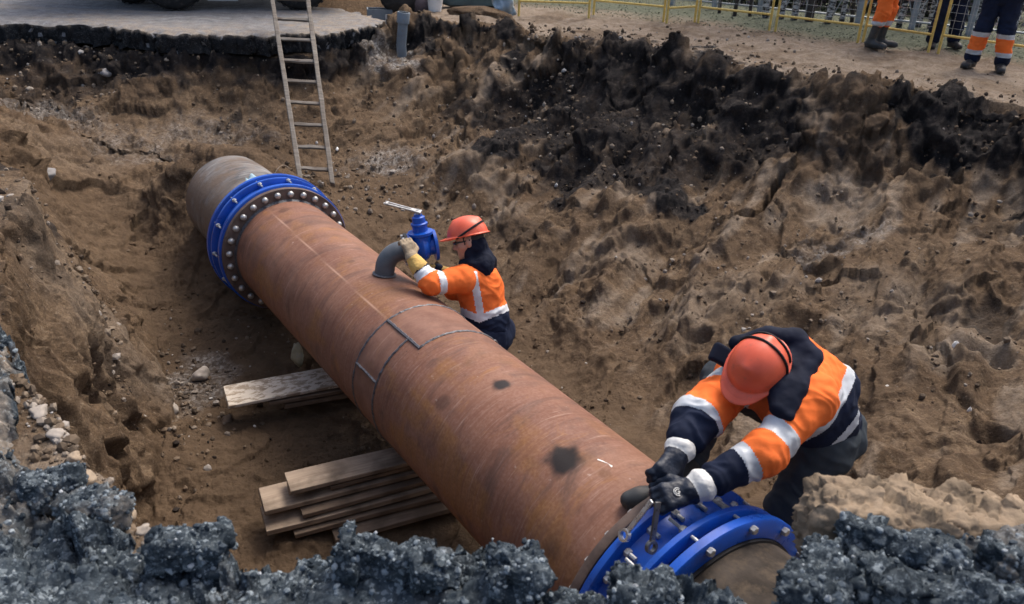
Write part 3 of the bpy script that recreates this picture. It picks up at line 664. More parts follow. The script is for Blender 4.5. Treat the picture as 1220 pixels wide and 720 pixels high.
def plank(p0, dirv, L, w, h, mat, label, group, roll=0):
    """p0: middle of the near end on top; dirv along"""
    x = nrm(dirv); y = nrm(np.cross([0, 0, 1], x)); z = np.cross(x, y)
    seg = 10; b = MB(); v = []; k = RNG.random()*9
    n4 = 4
    for i in range(seg+1):
        q = L*i/seg; bow = .004*math.sin(k+q*2.2)
        cut = RNG.normal(0, .006, 4) if i in (0, seg) else np.zeros(4)
        for m_, (a, c) in enumerate(((-.5, -1), (.5, -1), (.5, 0), (-.5, 0))):
            v.append((q+cut[m_], a*w+.003*math.sin(k*2+q*5+a)+bow, c*h+bow*.6))
    f = []
    for i in range(seg):
        for m_ in range(4): f.append((i*4+m_, i*4+(m_+1) % 4, i*4+4+(m_+1) % 4, i*4+4+m_))
    f.append((3, 2, 1, 0)); e = seg*4; f.append((e, e+1, e+2, e+3)); b.add(v, f)
    me = b.mesh('plank', [mat]); o = bpy.data.objects.new('plank', me); COL.objects.link(o)
    o.matrix_world = frame(p0, x, z) @ Matrix.Rotation(roll, 4, 'X'); WORLD[o.name] = p0
    o['label'] = label; o['category'] = 'plank'; o['group'] = group; bevel(o, .004, 2); return o
# lower stack; directions measured on the ground
G1 = 'planks stacked under the pipe'
q0 = atz(347, 588, -1.50); q1 = atz(486, 553, -1.50); d1 = nrm((q1-q0)*[1, 1, 0])
def sp(px, py, z): return atz(px, py, z)
side1 = nrm(np.cross([0, 0, 1], d1))
def stk(px, py, z, L, w, h, mat, lab, ddeg=0):
    a = math.radians(ddeg); dv = V3(d1[0]*math.cos(a)-d1[1]*math.sin(a), d1[0]*math.sin(a)+d1[1]*math.cos(a), 0)
    sd = nrm(np.cross([0, 0, 1], dv)); p = atz(px, py, z)+sd*w/2   # px,py: top corner nearest the camera
    plank(p, dv, L, w, h, mat, lab, G1)
stk(345.5, 586, -1.505, 1.45, 0.195, 0.030, WOOD_A, 'short pale plank lying on top of the near stack beside the pipe')
stk(395, 581, -1.552, 1.6, 0.189, 0.029, WOOD_B, 'narrow plank tucked under the topmost plank of the near stack', 1)
stk(315.5, 610, -1.597, 1.7, 0.236, 0.032, WOOD_A, 'wide plank with its end sticking out furthest left in the near stack', 0)
stk(360, 613, -1.645, 1.6, 0.212, 0.029, WOOD_B, 'brown plank set back under the wide plank of the near stack', 0)
stk(317, 633, -1.69, 1.75, 0.248, 0.036, WOOD_A, 'pale plank in the lower half of the near stack, its end flush left', -1)
stk(352, 637, -1.745, 1.6, 0.224, 0.032, WOOD_B, 'thin brown plank second from the bottom of the near stack', -1.5)
stk(400, 643, -1.793, 1.5, 0.224, 0.036, WOOD_B, 'bottom plank of the near stack resting on the mud', -1.5)
G2 = 'planks laid under the middle of the pipe'
r0 = atz(272, 486, -1.60); r1 = atz(408, 459, -1.60); d2 = nrm((r1-r0)*[1, 1, 0])
def stk2(px, py, z, L, w, h, mat, lab, ddeg=0):
    a = math.radians(ddeg); dv = V3(d2[0]*math.cos(a)-d2[1]*math.sin(a), d2[0]*math.sin(a)+d2[1]*math.cos(a), 0)
    sd = nrm(np.cross([0, 0, 1], dv)); p = atz(px, py, z)+sd*w/2; plank(p, dv, L, w, h, mat, lab, G2)
stk2(272, 485, -1.62, 1.7, 0.295, 0.025, WOOD_S, 'plank smeared with pale mortar on top of the far plank pair')
stk2(320, 481, -1.66, 1.6, 0.248, 0.029, WOOD_B, 'brown plank beneath the mortar smeared one', -2)
stk2(340, 482, -1.705, 1.5, 0.260, 0.036, WOOD_B, 'lowest plank under the middle of the pipe, half in shade', -3)

lad_foot = (at(357, 216, 9.25)+at(398, 221, 9.25))/2; 
lt = thing('ladder', lad_foot, 'weathered wooden ladder leaning on the far edge of the pit', 'ladder')
la0, lb0 = at(358, 216, 9.25), at(396.5, 221, 9.25); la1, lb1 = at(323.5, -6, 11.1), at(366, -6, 11.1)
ext = .12
la1 = la1+(la1-la0)*ext; lb1 = lb1+(lb1-lb0)*ext
def rail(a, c):
    x = nrm(c-a); y = nrm(np.cross(nrm(lb0-la0), x)); b = MB()
    b.box((a+c)/2, [x, nrm(lb0-la0), y], (np.linalg.norm(c-a), .060, .075), 0, .003, 14); o = b.build('rail', WOOD_L, lt); bevel(o, .01, 2)
rail(la0, la1); rail(lb0, lb1)
for y in (200.5, 174.5, 148, 122, 96.5, 72, 46.5, 22.5, -2):
    # rung at the height where the ladder shows it
    def onr(a, c, yy):
        lo, hi = 0, 1
        for _ in range(40):
            m_ = (lo+hi)/2; p = a+(c-a)*m_; v = p-EYE; py = 360-F_PX*(v@UP)/(v@FW)
            if py > yy: lo = m_
            else: hi = m_
        return a+(c-a)*lo
    a, c = onr(la0, la1, y), onr(lb0, lb1, y+2); x = nrm(c-a); yv = nrm(la1-la0); b = MB()
    b.box((a+c)/2-np.cross(x, yv)*.0, [x, yv, np.cross(x, yv)], (np.linalg.norm(c-a)+.04, .050, .030), 0, .003, 4); o = b.build('rung', WOOD_L, lt); bevel(o, .006, 2)
# ------------------------------------------------------------------ smooth bodies: distance fields turned into one continuous surface
def sd_cap(P, a, b, ra, rb):
    a = np.asarray(a, np.float32); b = np.asarray(b, np.float32); ab = b-a
    t = np.clip(((P-a) @ ab)/(ab @ ab+1e-9), 0, 1)
    return np.linalg.norm(P-a-t[..., None]*ab, axis=-1)-(ra+(rb-ra)*t)
def sd_ell(P, c, R, r):
    q = (P-np.asarray(c, np.float32)) @ np.asarray(R, np.float32).T; r = np.asarray(r, np.float32)
    k0 = np.linalg.norm(q/r, axis=-1); k1 = np.linalg.norm(q/(r*r), axis=-1)+1e-9
    return k0*(k0-1)/k1
def sd_box(P, c, R, h, rd=.01):
    q = np.abs((P-np.asarray(c, np.float32)) @ np.asarray(R, np.float32).T)-(np.asarray(h, np.float32)-rd)
    return np.linalg.norm(np.maximum(q, 0), axis=-1)+np.minimum(q.max(-1), 0)-rd
def smin(a, b, k):
    h = np.clip(.5+.5*(b-a)/k, 0, 1); return b+(a-b)*h-k*h*(1-h)
def smax(a, b, k): return -smin(-a, -b, k)
def surf(f, lo, hi, h):
    lo = np.asarray(lo, float); n = np.ceil((np.asarray(hi)-lo)/h).astype(int)+1
    g = np.stack(np.meshgrid(*[lo[i]+h*np.arange(n[i]) for i in range(3)], indexing='ij'), -1).astype(np.float32)
    V = np.empty(n, np.float32)
    for i in range(0, n[0], 24): V[i:i+24] = f(g[i:i+24])
    S = V < 0; sh = tuple(n-1); acc = np.zeros(sh+(3,), np.float32); cnt = np.zeros(sh, np.float32); quads = []
    idx = None; edges = []
    for ax in range(3):
        sl0 = [slice(None)]*3; sl1 = [slice(None)]*3; sl0[ax] = slice(0, -1); sl1[ax] = slice(1, None)
        a, b = V[tuple(sl0)], V[tuple(sl1)]; cr = S[tuple(sl0)] != S[tuple(sl1)]
        ii = np.argwhere(cr); av = a[cr]; bv = b[cr]; t = av/(av-bv)
        p = ii.astype(np.float32); p[:, ax] += t
        o1, o2 = [(1, 2), (2, 0), (0, 1)][ax]
        for da in (0, -1):
            for db in (0, -1):
                c = ii.copy(); c[:, o1] += da; c[:, o2] += db
                ok = np.all((c >= 0) & (c < np.array(sh)), 1); cc = c[ok]
                np.add.at(acc, tuple(cc.T), p[ok]); np.add.at(cnt, tuple(cc.T), 1)
        edges.append((ii, av < 0, o1, o2))
    act = cnt > 0; ids = np.full(sh, -1, np.int64); ids[act] = np.arange(act.sum())
    v = (acc[act]/cnt[act][:, None])*h+lo
    for ii, neg, o1, o2 in edges:
        ok = np.all(ii[:, [o1, o2]] >= 1, 1) & np.all(ii < np.array(sh), 1); c = ii[ok]; ng = neg[ok]
        def g_(da, db):
            k = c.copy(); k[:, o1] += da; k[:, o2] += db; return ids[tuple(k.T)]
        q = np.stack([g_(-1, -1), g_(0, -1), g_(0, 0), g_(-1, 0)], -1); q[~ng] = q[~ng][:, ::-1]; quads.append(q)
    q = np.concatenate(quads); q = q[(q >= 0).all(1)]
    return v, q
def vnorm(v, q):
    n = np.zeros_like(v); fn = np.cross(v[q[:, 2]]-v[q[:, 0]], v[q[:, 3]]-v[q[:, 1]])
    for k in range(4): np.add.at(n, q[:, k], fn)
    return n/(np.linalg.norm(n, axis=1, keepdims=True)+1e-12)
def limb_coord(v, lines):
    """nearest limb of {name: [points]}, metres along it, total length"""
    best = np.full(len(v), 1e9); who = np.zeros(len(v), int); arc = np.zeros(len(v)); names = list(lines)
    for k, nme in enumerate(names):
        pts = lines[nme][0]; off = lines[nme][1]; s0 = 0
        for a, b in zip(pts[:-1], pts[1:]):
            ab = b-a; L = np.linalg.norm(ab); t = np.clip(((v-a) @ ab)/(L*L), 0, 1); d = np.linalg.norm(v-a-t[:, None]*ab, axis=1)-off
            m = d < best; best[m] = d[m]; who[m] = k; arc[m] = s0+t[m]*L; s0 += L
    return who, arc, names
def garment(name, prims, k, h, mats, parent, classify=None, wrinkle=None, cut=None, lo=None, hi=None, **p):
    pts = np.concatenate([np.array([q[0], q[1]]) for q in prims]); rr = max(max(q[2], q[3]) for q in prims)
    lo = pts.min(0)-rr-.03; hi = pts.max(0)+rr+.03
    def f(P):
        d = None
        for q in prims:
            e = sd_cap(P, q[0], q[1], q[2], q[3]); d = e if d is None else smin(d, e, k)
        if cut is not None: d = cut(P, d)
        return d
    v, q = surf(f, lo, hi, h)
    if wrinkle is not None: v = v+vnorm(v, q)*wrinkle(v)[:, None]
    mi = None
    if classify is not None: mi = classify(v[q].mean(1))
    return link(name, mesh_np(name, v, q, None, mats, mi), parent, **p)
def hand_prims(w, d, n, side, curl=(.5, .9, .6), sc=1.0, spread=.12, thumb=.5, fat=1.0):
    """capsules of a hand: w wrist, d towards the fingers, n palm normal, side +1/-1 thumb side; five fingers"""
    d = nrm(d); n = nrm(n-d*(n@d)); s = np.cross(n, d)*side
    P = []
    A = lambda a, b, ra, rb: P.append((a, b, ra*sc*fat, rb*sc*fat))
    for q in (-.026, -.009, .009, .026): A(w+s*q*.7*sc, w+d*.088*sc+s*q*sc, .018, .016)
    A(w-d*.03*sc, w+d*.02*sc, .031, .030)
    for q, L in ((.033, .072), (.012, .082), (-.011, .076), (-.032, .060)):
        b = w+d*.092*sc+s*q*sc; dd = nrm(d+s*spread*q/.033)
        ang = 0; r = .0115
        for ph, c in zip((.46, .31, .23), curl):
            ang += c; e = b+(dd*math.cos(ang)+n*math.sin(ang))*L*ph*sc; A(b, e, r, r-.0012); b = e; r -= .0012
    b = w+d*.028*sc+s*.030*sc; e = b+nrm(d*.6+s*.75+n*(.25+thumb*.4))*.042*sc; A(b, e, .0165, .014)
    e2 = e+nrm(d*.85+s*.1+n*(.2+thumb*.5))*.034*sc; A(e, e2, .0135, .0125); A(e2, e2+nrm(d*.8-s*.2+n*(.2+thumb*.6))*.024*sc, .012, .0105)
    return P
# ------------------------------------------------------------------ people
def cloth(name, c, amt=.12, bs=320, dirt=(.05, .045, .04), da=.25, rough=.85):
    m = Mat(name, rough, 0, .2); c = np.array(c)
    k = m.ramp(m.noise(7, 5), [(.3, tuple(c*(1-amt))), (.7, tuple(np.minimum(c*(1+amt), 1)))])
    k = m.mix(m.ramp(m.noise(5, 6, rough=.7), [(.5, 0.0), (.75, da)]), k, dirt)
    m.col(k); b = m.bump(m.noise(28, 5), .25, .006); m.bump(m.noise(bs, 2), .25, .001, b)
    return m.m
ORANGE = cloth('orange work cloth', (.88, .175, .035), .08)
NAVY = cloth('navy work cloth', (.0055, .0085, .021), .25, dirt=(.03, .028, .028), da=.2)
NAVY2 = cloth('dark blue work cloth', (.008, .0135, .034), .2, dirt=(.03, .028, .028), da=.25)
GREYT = cloth('dark grey trousers cloth', (.038, .048, .058), .25, dirt=(.08, .065, .05), da=.4)
TAPE = vary('reflective tape', (.50, .53, .56), .12, 12, .42, 0, .12, 90, .5, dirt=(.25, .25, .25), dirt_amt=.3)
TAPEW = vary('white reflective tape', (.66, .68, .70), .1, 12, .45, 0, .12, 90, .5, dirt=(.4, .38, .36), dirt_amt=.3)
SKIN = vary('skin', (.46, .24, .165), .12, 14, .5, 0, .12, 150, .4)
HAIR = vary('dark hair', (.03, .022, .018), .3, 60, .6)
HATM = Mat('orange hard hat plastic', .38, 0, .5)
_c = HATM.ramp(HATM.noise(9, 5), [(.3, (.62, .085, .038)), (.7, (.78, .13, .060))])
_c = HATM.mix(HATM.ramp(HATM.noise(24, 6, rough=.7), [(.56, 0.0), (.72, .45)]), _c, (.25, .09, .06))
HATM.col(_c); HATM.rough(HATM.ramp(HATM.noise(16, 5), [(.3, .3), (.7, .55)])); HATM.bump(HATM.noise(40, 4), .06, .002); HATM = HATM.m
STRAP = vary('black strap', (.008, .008, .010), .3, 20, .7)
BOOTM = vary('grey rubber boot', (.035, .036, .036), .35, 12, .5, 0, .2, 40, .4, dirt=(.14, .10, .07), dirt_amt=.6)
GLOVE_N = vary('navy glove', (.008, .013, .026), .3, 20, .5, 0, .35, 90, .4)
GLOVE_T = vary('tan work glove', (.30, .235, .16), .3, 22, .85, 0, .4, 110)
CUFF_Y = vary('yellow glove cuff', (.62, .40, .12), .15, 20, .8, 0, .3, 90)
CUFF_W = vary('white glove cuff', (.62, .62, .60), .12, 20, .8, 0, .3, 90)
LENS = vary('dark goggles', (.01, .01, .012), .2, 20, .2)
def head_f(P, c, f, k):
    s = np.cross(k, f); R = np.array([f, s, k]); o = lambda a, b, e: c+f*a+s*b+k*e
    d = sd_ell(P, o(-.008, 0, .02), R, (.098, .077, .095))
    d = smin(d, sd_ell(P, o(.030, 0, -.045), R, (.062, .060, .078)), .03)
    d = smin(d, sd_cap(P, o(.055, 0, -.098), o(.070, 0, -.103), .026, .018), .03)
    d = smin(d, sd_cap(P, o(-.02, 0, -.05), o(-.055, 0, -.20), .058, .068), .03)
    for q in (-1, 1):
        d = smin(d, sd_cap(P, o(.072, q*.012, .018), o(.070, q*.042, .016), .014, .012), .012)
        d = smin(d, sd_cap(P, o(.058, q*.042, -.03), o(.03, q*.056, -.035), .022, .018), .02)
        d = smax(d, -sd_ell(P, o(.096, q*.031, -.006), R, (.018, .020, .012)), .012)
        d = smin(d, sd_ell(P, o(.074, q*.031, -.006), R, (.013, .014, .012)), .004)
        d = smin(d, sd_ell(P, o(-.008, q*.080, -.015), R, (.020, .010, .034)), .008)
    d = smin(d, sd_cap(P, o(.083, 0, .008), o(.112, 0, -.035), .009, .013), .012)
    for q in (-1, 1): d = smin(d, sd_cap(P, o(.098, q*.012, -.038), o(.092, q*.013, -.038), .009, .008), .008)
    d = smin(d, sd_cap(P, o(.083, -.017, -.066), o(.083, .017, -.066), .008, .008), .008)
    d = smin(d, sd_cap(P, o(.080, -.015, -.078), o(.080, .015, -.078), .009, .009), .008)
    return d
def body(parts, headc, f, k, label, group, base, h=.009, head=True):
    pts = np.concatenate([np.array([q[0], q[1]]) for q in parts]+([np.array([headc, headc])] if head else []))
    def fn(P):
        d = None
        for q in parts:
            e = sd_cap(P, *q); d = e if d is None else smin(d, e, .04)
        return smin(d, head_f(P, headc, f, k), .02) if head else d
    v, q = surf(fn, pts.min(0)-.22, pts.max(0)+.22, h)
    cl = v[q].mean(1); s = np.cross(k, f)
    lc = cl-headc; hair = (np.linalg.norm(lc, axis=1) < .16) & ((lc @ k) > -.03) & ((lc @ f) < .055) & (np.abs(lc @ s) < .081) & ((lc @ f) < .03-.3*(lc @ k)*0) & ~((np.abs(lc @ s) > .074) & (np.abs(lc @ f) < .03))
    me = mesh_np('person', v, q, None, [SKIN, HAIR], hair.astype(int))
    o = link('person', me, None, base); o['label'] = label; o['category'] = 'person'
    if group: o['group'] = group
    return o
def hard_hat(c, f, k, parent, straps=()):
    s = np.cross(k, f)
    lo, hi = V3(-.19, -.16, -.03), V3(.24, .16, .16); R = np.eye(3)
    def fn(P):
        d = sd_ell(P, (0, 0, 0), R, (.142, .118, .132))
        d = smin(d, sd_cap(P, (.075, 0, .098), (-.085, 0, .094), .014, .014), .03)
        d = smax(d, -(P[..., 2]+.004), .006)
        ins = sd_ell(P, (0, 0, -.004), R, (.136, .112, .126)); d = smax(d, -ins, .003)
        br = sd_ell(P, (.0, 0, -.002), R, (.158, .130, .010)); br = smin(br, sd_ell(P, (.085, 0, -.008), R, (.120, .098, .0095)), .015)
        br = smax(br, -sd_ell(P, (0, 0, 0), R, (.136, .112, .14)), .004)
        return smin(d, br, .006)
    v, q = surf(fn, lo, hi, .0042)
    w = c+v[:, :1]*f+v[:, 1:2]*s+v[:, 2:]*k
    hat = link('hard_hat', mesh_np('hard_hat', w, q, None, [HATM]), parent)
    for o, nx, wd in straps:
        nx = nrm(nx); u = nrm(np.cross(nx, [0, 1, 0])) if abs(nx[1]) < .9 else nrm(np.cross(nx, [1, 0, 0])); t = np.cross(nx, u); pts = []
        for a in np.linspace(0, 2*math.pi, 73):
            d = u*math.cos(a)+t*math.sin(a); r = np.array([.145, .121, .135]); o_ = np.array(o)
            A, B, Cc = ((d/r)**2).sum(), 2*((o_*d)/r**2).sum(), ((o_/r)**2).sum()-1
            p = o_+d*(-B+math.sqrt(B*B-4*A*Cc))/(2*A)
            if p[2] > -.012: pts.append((a, p))
        # keep one open run
        ks = [i for i in range(1, len(pts)) if pts[i][0]-pts[i-1][0] > .2]
        if ks: pts = pts[ks[0]:]+pts[:ks[0]]
        W = [c+p[0]*f+p[1]*s+p[2]*k for _, p in pts]
        b = MB(); b.tube(W, wd, 6, 0, True); b.build('strap', STRAP, hat)
    return hat
def folds(lines, amp=.009, sleeve=30):
    def f(v):
        who, arc, _ = limb_coord(v, lines)
        a = 1-2*np.abs(pn(arc*sleeve*.5+1.3*pn(v[:, 0]*7, v[:, 1]*7, v[:, 2]*7, 9), v[:, 0]*6+who*3, v[:, 1]*6+v[:, 2]*4, 3))
        b = fbm(v, 7, 3, 12)
        return amp*(a-.3)*.8+amp*1.1*b
    return f
def glove(prims, cuff, mats, parent, emb=None, h=.0042, name='glove'):
    P = prims+cuff; pts = np.concatenate([np.array([q[0], q[1]]) for q in P])
    def fn(Q):
        d = None
        for q in prims:
            e = sd_cap(Q, *q); d = e if d is None else smin(d, e, .010)
        for q in cuff: d = smin(d, sd_cap(Q, *q), .012)
        return d
    v, q = surf(fn, pts.min(0)-.07, pts.max(0)+.07, h)
    v = v+vnorm(v, q)*(fbm(v, 26, 3, 5)*.0035)[:, None]
    c = v[q].mean(1); a, b = cuff[-1][0], cuff[-1][1]; ab = b-a; t = ((c-a) @ ab)/(ab @ ab)
    mi = ((t > .0) & (np.linalg.norm(c-a-t[:, None]*ab, axis=1) < .10)).astype(int)
    return link(name, mesh_np(name, v, q, None, mats, mi), parent)
def boot(foot, d, parent, ankle, mat, h=.008, top=.30, up=V3(0, 0, 1)):
    d = nrm(d); up = nrm(up-d*(up@d)) if abs(up@d) < .95 else up
    s = np.cross(up, d)
    pr = [(foot-d*.06+up*.045, foot+d*.02+up*.05, .046, .05), (foot+d*.02+up*.05, foot+d*.13+up*.038, .05, .044), (foot+d*.13+up*.038, foot+d*.175+up*.036, .047, .040),
          (foot-d*.035+up*.06, ankle, .052, .062)]
    so = [(foot-d*.065+up*.012, foot+d*.18+up*.012)]
    def fn(P):
        dd = None
        for q in pr:
            e = sd_cap(P, *q); dd = e if dd is None else smin(dd, e, .03)
        R = np.array([d, s, up]); sole = sd_box(P, foot+d*.055+up*.014, R, (.135, .046, .014), .012)
        return smin(smax(dd, -((P-foot) @ up-.004), .01), sole, .008)
    pts = np.array([foot, ankle, foot+d*.2]); v, q = surf(fn, pts.min(0)-.13, pts.max(0)+.13, h)
    return link('boot', mesh_np('boot', v, q, None, [mat]), parent)

# ---- worker at the valve, seen from behind his left side across the pipe
def worker_valve():
    hc = at(559, 287, 5.62); f = nrm(-RT*.95-UP*.16+FW*.12); k = nrm(UP*.98-RT*.14+FW*-.12); k = nrm(k-f*(k@f))
    nk = at(568, 312, 5.68); ch = at(572, 345, 5.70); be = at(578, 378, 5.74); pe = at(582, 402, 5.78)
    ls, le, lw = at(551, 333, 5.53), at(514, 339, 5.42), at(491, 307, 5.44)
    rs, re, rw = at(575, 328, 5.88), at(543, 345, 5.80), at(521, 322, 5.74)
    fz = height(pe[0], pe[1]); 
    fl = V3(pe[0]-.10, pe[1]-.12, 0); fr = V3(pe[0]+.08, pe[1]+.16, 0); fl[2] = height(*fl[:2])+.02; fr[2] = height(*fr[:2])+.02
    kl, kr = (pe+fl)/2+V3(-.05, -.02, .02), (pe+fr)/2+V3(-.05, .02, .02)
    hl, hr = pe+V3(-.06, -.09, 0), pe+V3(.05, .09, 0); al, ar = fl+V3(.05, .03, .16), fr+V3(.05, .03, .16)
    B = [(nk, ch, .09, .13), (ch, be, .13, .12), (be, pe, .12, .13), (ls, le, .055, .045), (le, lw, .045, .033), (rs, re, .055, .045), (re, rw, .045, .033), (ch+V3(0, 0, .08), ls, .09, .065), (ch+V3(0, 0, .08), rs, .09, .065),
         (hl, kl, .085, .06), (kl, al, .055, .04), (hr, kr, .085, .06), (kr, ar, .055, .04)]
    p = body(B, hc, f, k, 'worker in an orange jacket behind the pipe, gloved hand on the blue valve', 'workers in hard hats', V3(pe[0], pe[1], fz))
    la = {'L': ([ls, le, lw], .0), 'R': ([rs, re, rw], .0), 'T': ([nk, ch, be, pe], .10)}
    back = nrm(np.cross(V3(0, 0, 1), nrm(pe-nk)))
    J = [(nk+V3(0, 0, -.02), ch, .10, .150), (ch, be, .155, .150), (be, pe, .155, .152), (ch+V3(0, 0, .09), ls, .10, .085), (ch+V3(0, 0, .09), rs, .10, .085), (ls, le, .084, .070), (le, lw+(le-lw)*.52, .068, .058), (rs, re, .084, .070), (re, rw, .068, .05)]
    Lt = np.linalg.norm(pe-nk)
    def cls(c):
        who, arc, nm = limb_coord(c, la); m = np.zeros(len(c), int)
        for w in (0, 1):
            a, e, x = (ls, le, lw) if w == 0 else (rs, re, rw); L = np.linalg.norm(e-a)+np.linalg.norm(x-e); t = arc/L; q = who == w
            m[q & (t > .33) & (t < .44)] = 1; m[q & (t > .64) & (t < .76)] = 1; m[q & (t >= .76)] = 2
        q = who == 2; ax = nrm(pe-ch); s = (c-ch) @ ax
        tilt = (c-ch) @ RT
        sb = s-.28*tilt*0
        y = (c-ch) @ UP; x = (c-ch) @ RT
        px = 610+F_PX*((c-EYE) @ RT)/((c-EYE) @ FW); del px
        hem = y-.40*np.abs(x-.0)+.02
        m[q & (hem < -.155) & (hem > -.208)] = 1; m[q & (hem <= -.208)] = 2
        back_ = (c-ch) @ -FW
        vb = x+.02+.16*y
        m[q & (np.abs(vb) < .026) & (hem >= -.16) & (y < .12)] = 1
        return m
    garment('jacket', J, .05, .0075, [ORANGE, TAPEW, NAVY2], p, cls, folds(la, .010))
    T = [(pe+V3(0, 0, .04), pe, .145, .15), (hl, kl, .11, .085), (kl, al, .085, .075), (hr, kr, .11, .085), (kr, ar, .085, .075), (hl, hr, .13, .13)]
    garment('trousers', T, .05, .011, [NAVY2], p, None, folds({'a': ([hl, kl, al], 0), 'b': ([hr, kr, ar], 0)}, .01))
    dF = nrm(V3(f[0], f[1], 0)); boot(fl, dF, p, al+V3(0, 0, .1), BOOTM); boot(fr, dF, p, ar+V3(0, 0, .1), BOOTM)
    hard_hat(hc+k*.040+f*.002, f, k, p, [((-.02, 0, .03), (.42, 0, .9), .0075)])
    # hood bunched round the neck and up the cheek
    s = np.cross(k, f)
    H = [(nk+RT*.06-UP*.01, nk-RT*.07-UP*.015, .075, .05), (nk+RT*.055-FW*.06+UP*.0, nk+RT*.06+FW*.08, .07, .07), (nk-RT*.02-FW*.10-UP*.03, nk+RT*.05-FW*.09-UP*.03, .055, .075), (nk-RT*.09-UP*.02-FW*.09, nk-RT*.085-UP*.075-FW*.11, .03, .022),
         (nk+RT*.02+UP*.02, hc-k*.045-f*.045, .085, .080), (nk+RT*.03-UP*.06-FW*.09, nk+RT*.055-UP*.09-FW*.08, .06, .045), (hc-k*.02-f*.02-FW*.062, hc-k*.09+f*.02-FW*.05, .022, .03)]
    garment('hood', H, .03, .0055, [NAVY], p, None, lambda v: .010*fbm(v, 11, 3, 8))
    # goggles band seen at the temple
    b = MB(); g = hc+f*.085+k*.0; b.tube([g-s*.05, g+f*.018-s*.025, g+f*.022, g+f*.018+s*.025, g+s*.05], .011, 8, 0, True); b.tube([g-s*.05, hc-s*.083+k*.005-f*.02], .007, 6); b.tube([g+s*.05, hc+s*.083+k*.005-f*.02], .007, 6); b.build('goggles', LENS, p)
    # gloves
    dl = nrm(at(484, 287, 5.45)-lw); nl = nrm(FW*.75-RT*.5+UP*.1)
    w = lw
    hp = hand_prims(w, dl, nl, 1, (.55, .95, .7), 1.05)
    glove(hp, [(w, w+nrm(le-lw)*.085, .044, .062)], [GLOVE_T, CUFF_Y], p)
    dr = nrm(-RT*.75+UP*.3-FW*.05); glove(hand_prims(rw, dr, nrm(-FW*.2-UP*.9), -1, (.5, .8, .6), 1.0), [(rw, rw-dr*.07, .04, .05)], [CUFF_Y, CUFF_Y], p)
    return p
W1 = worker_valve()

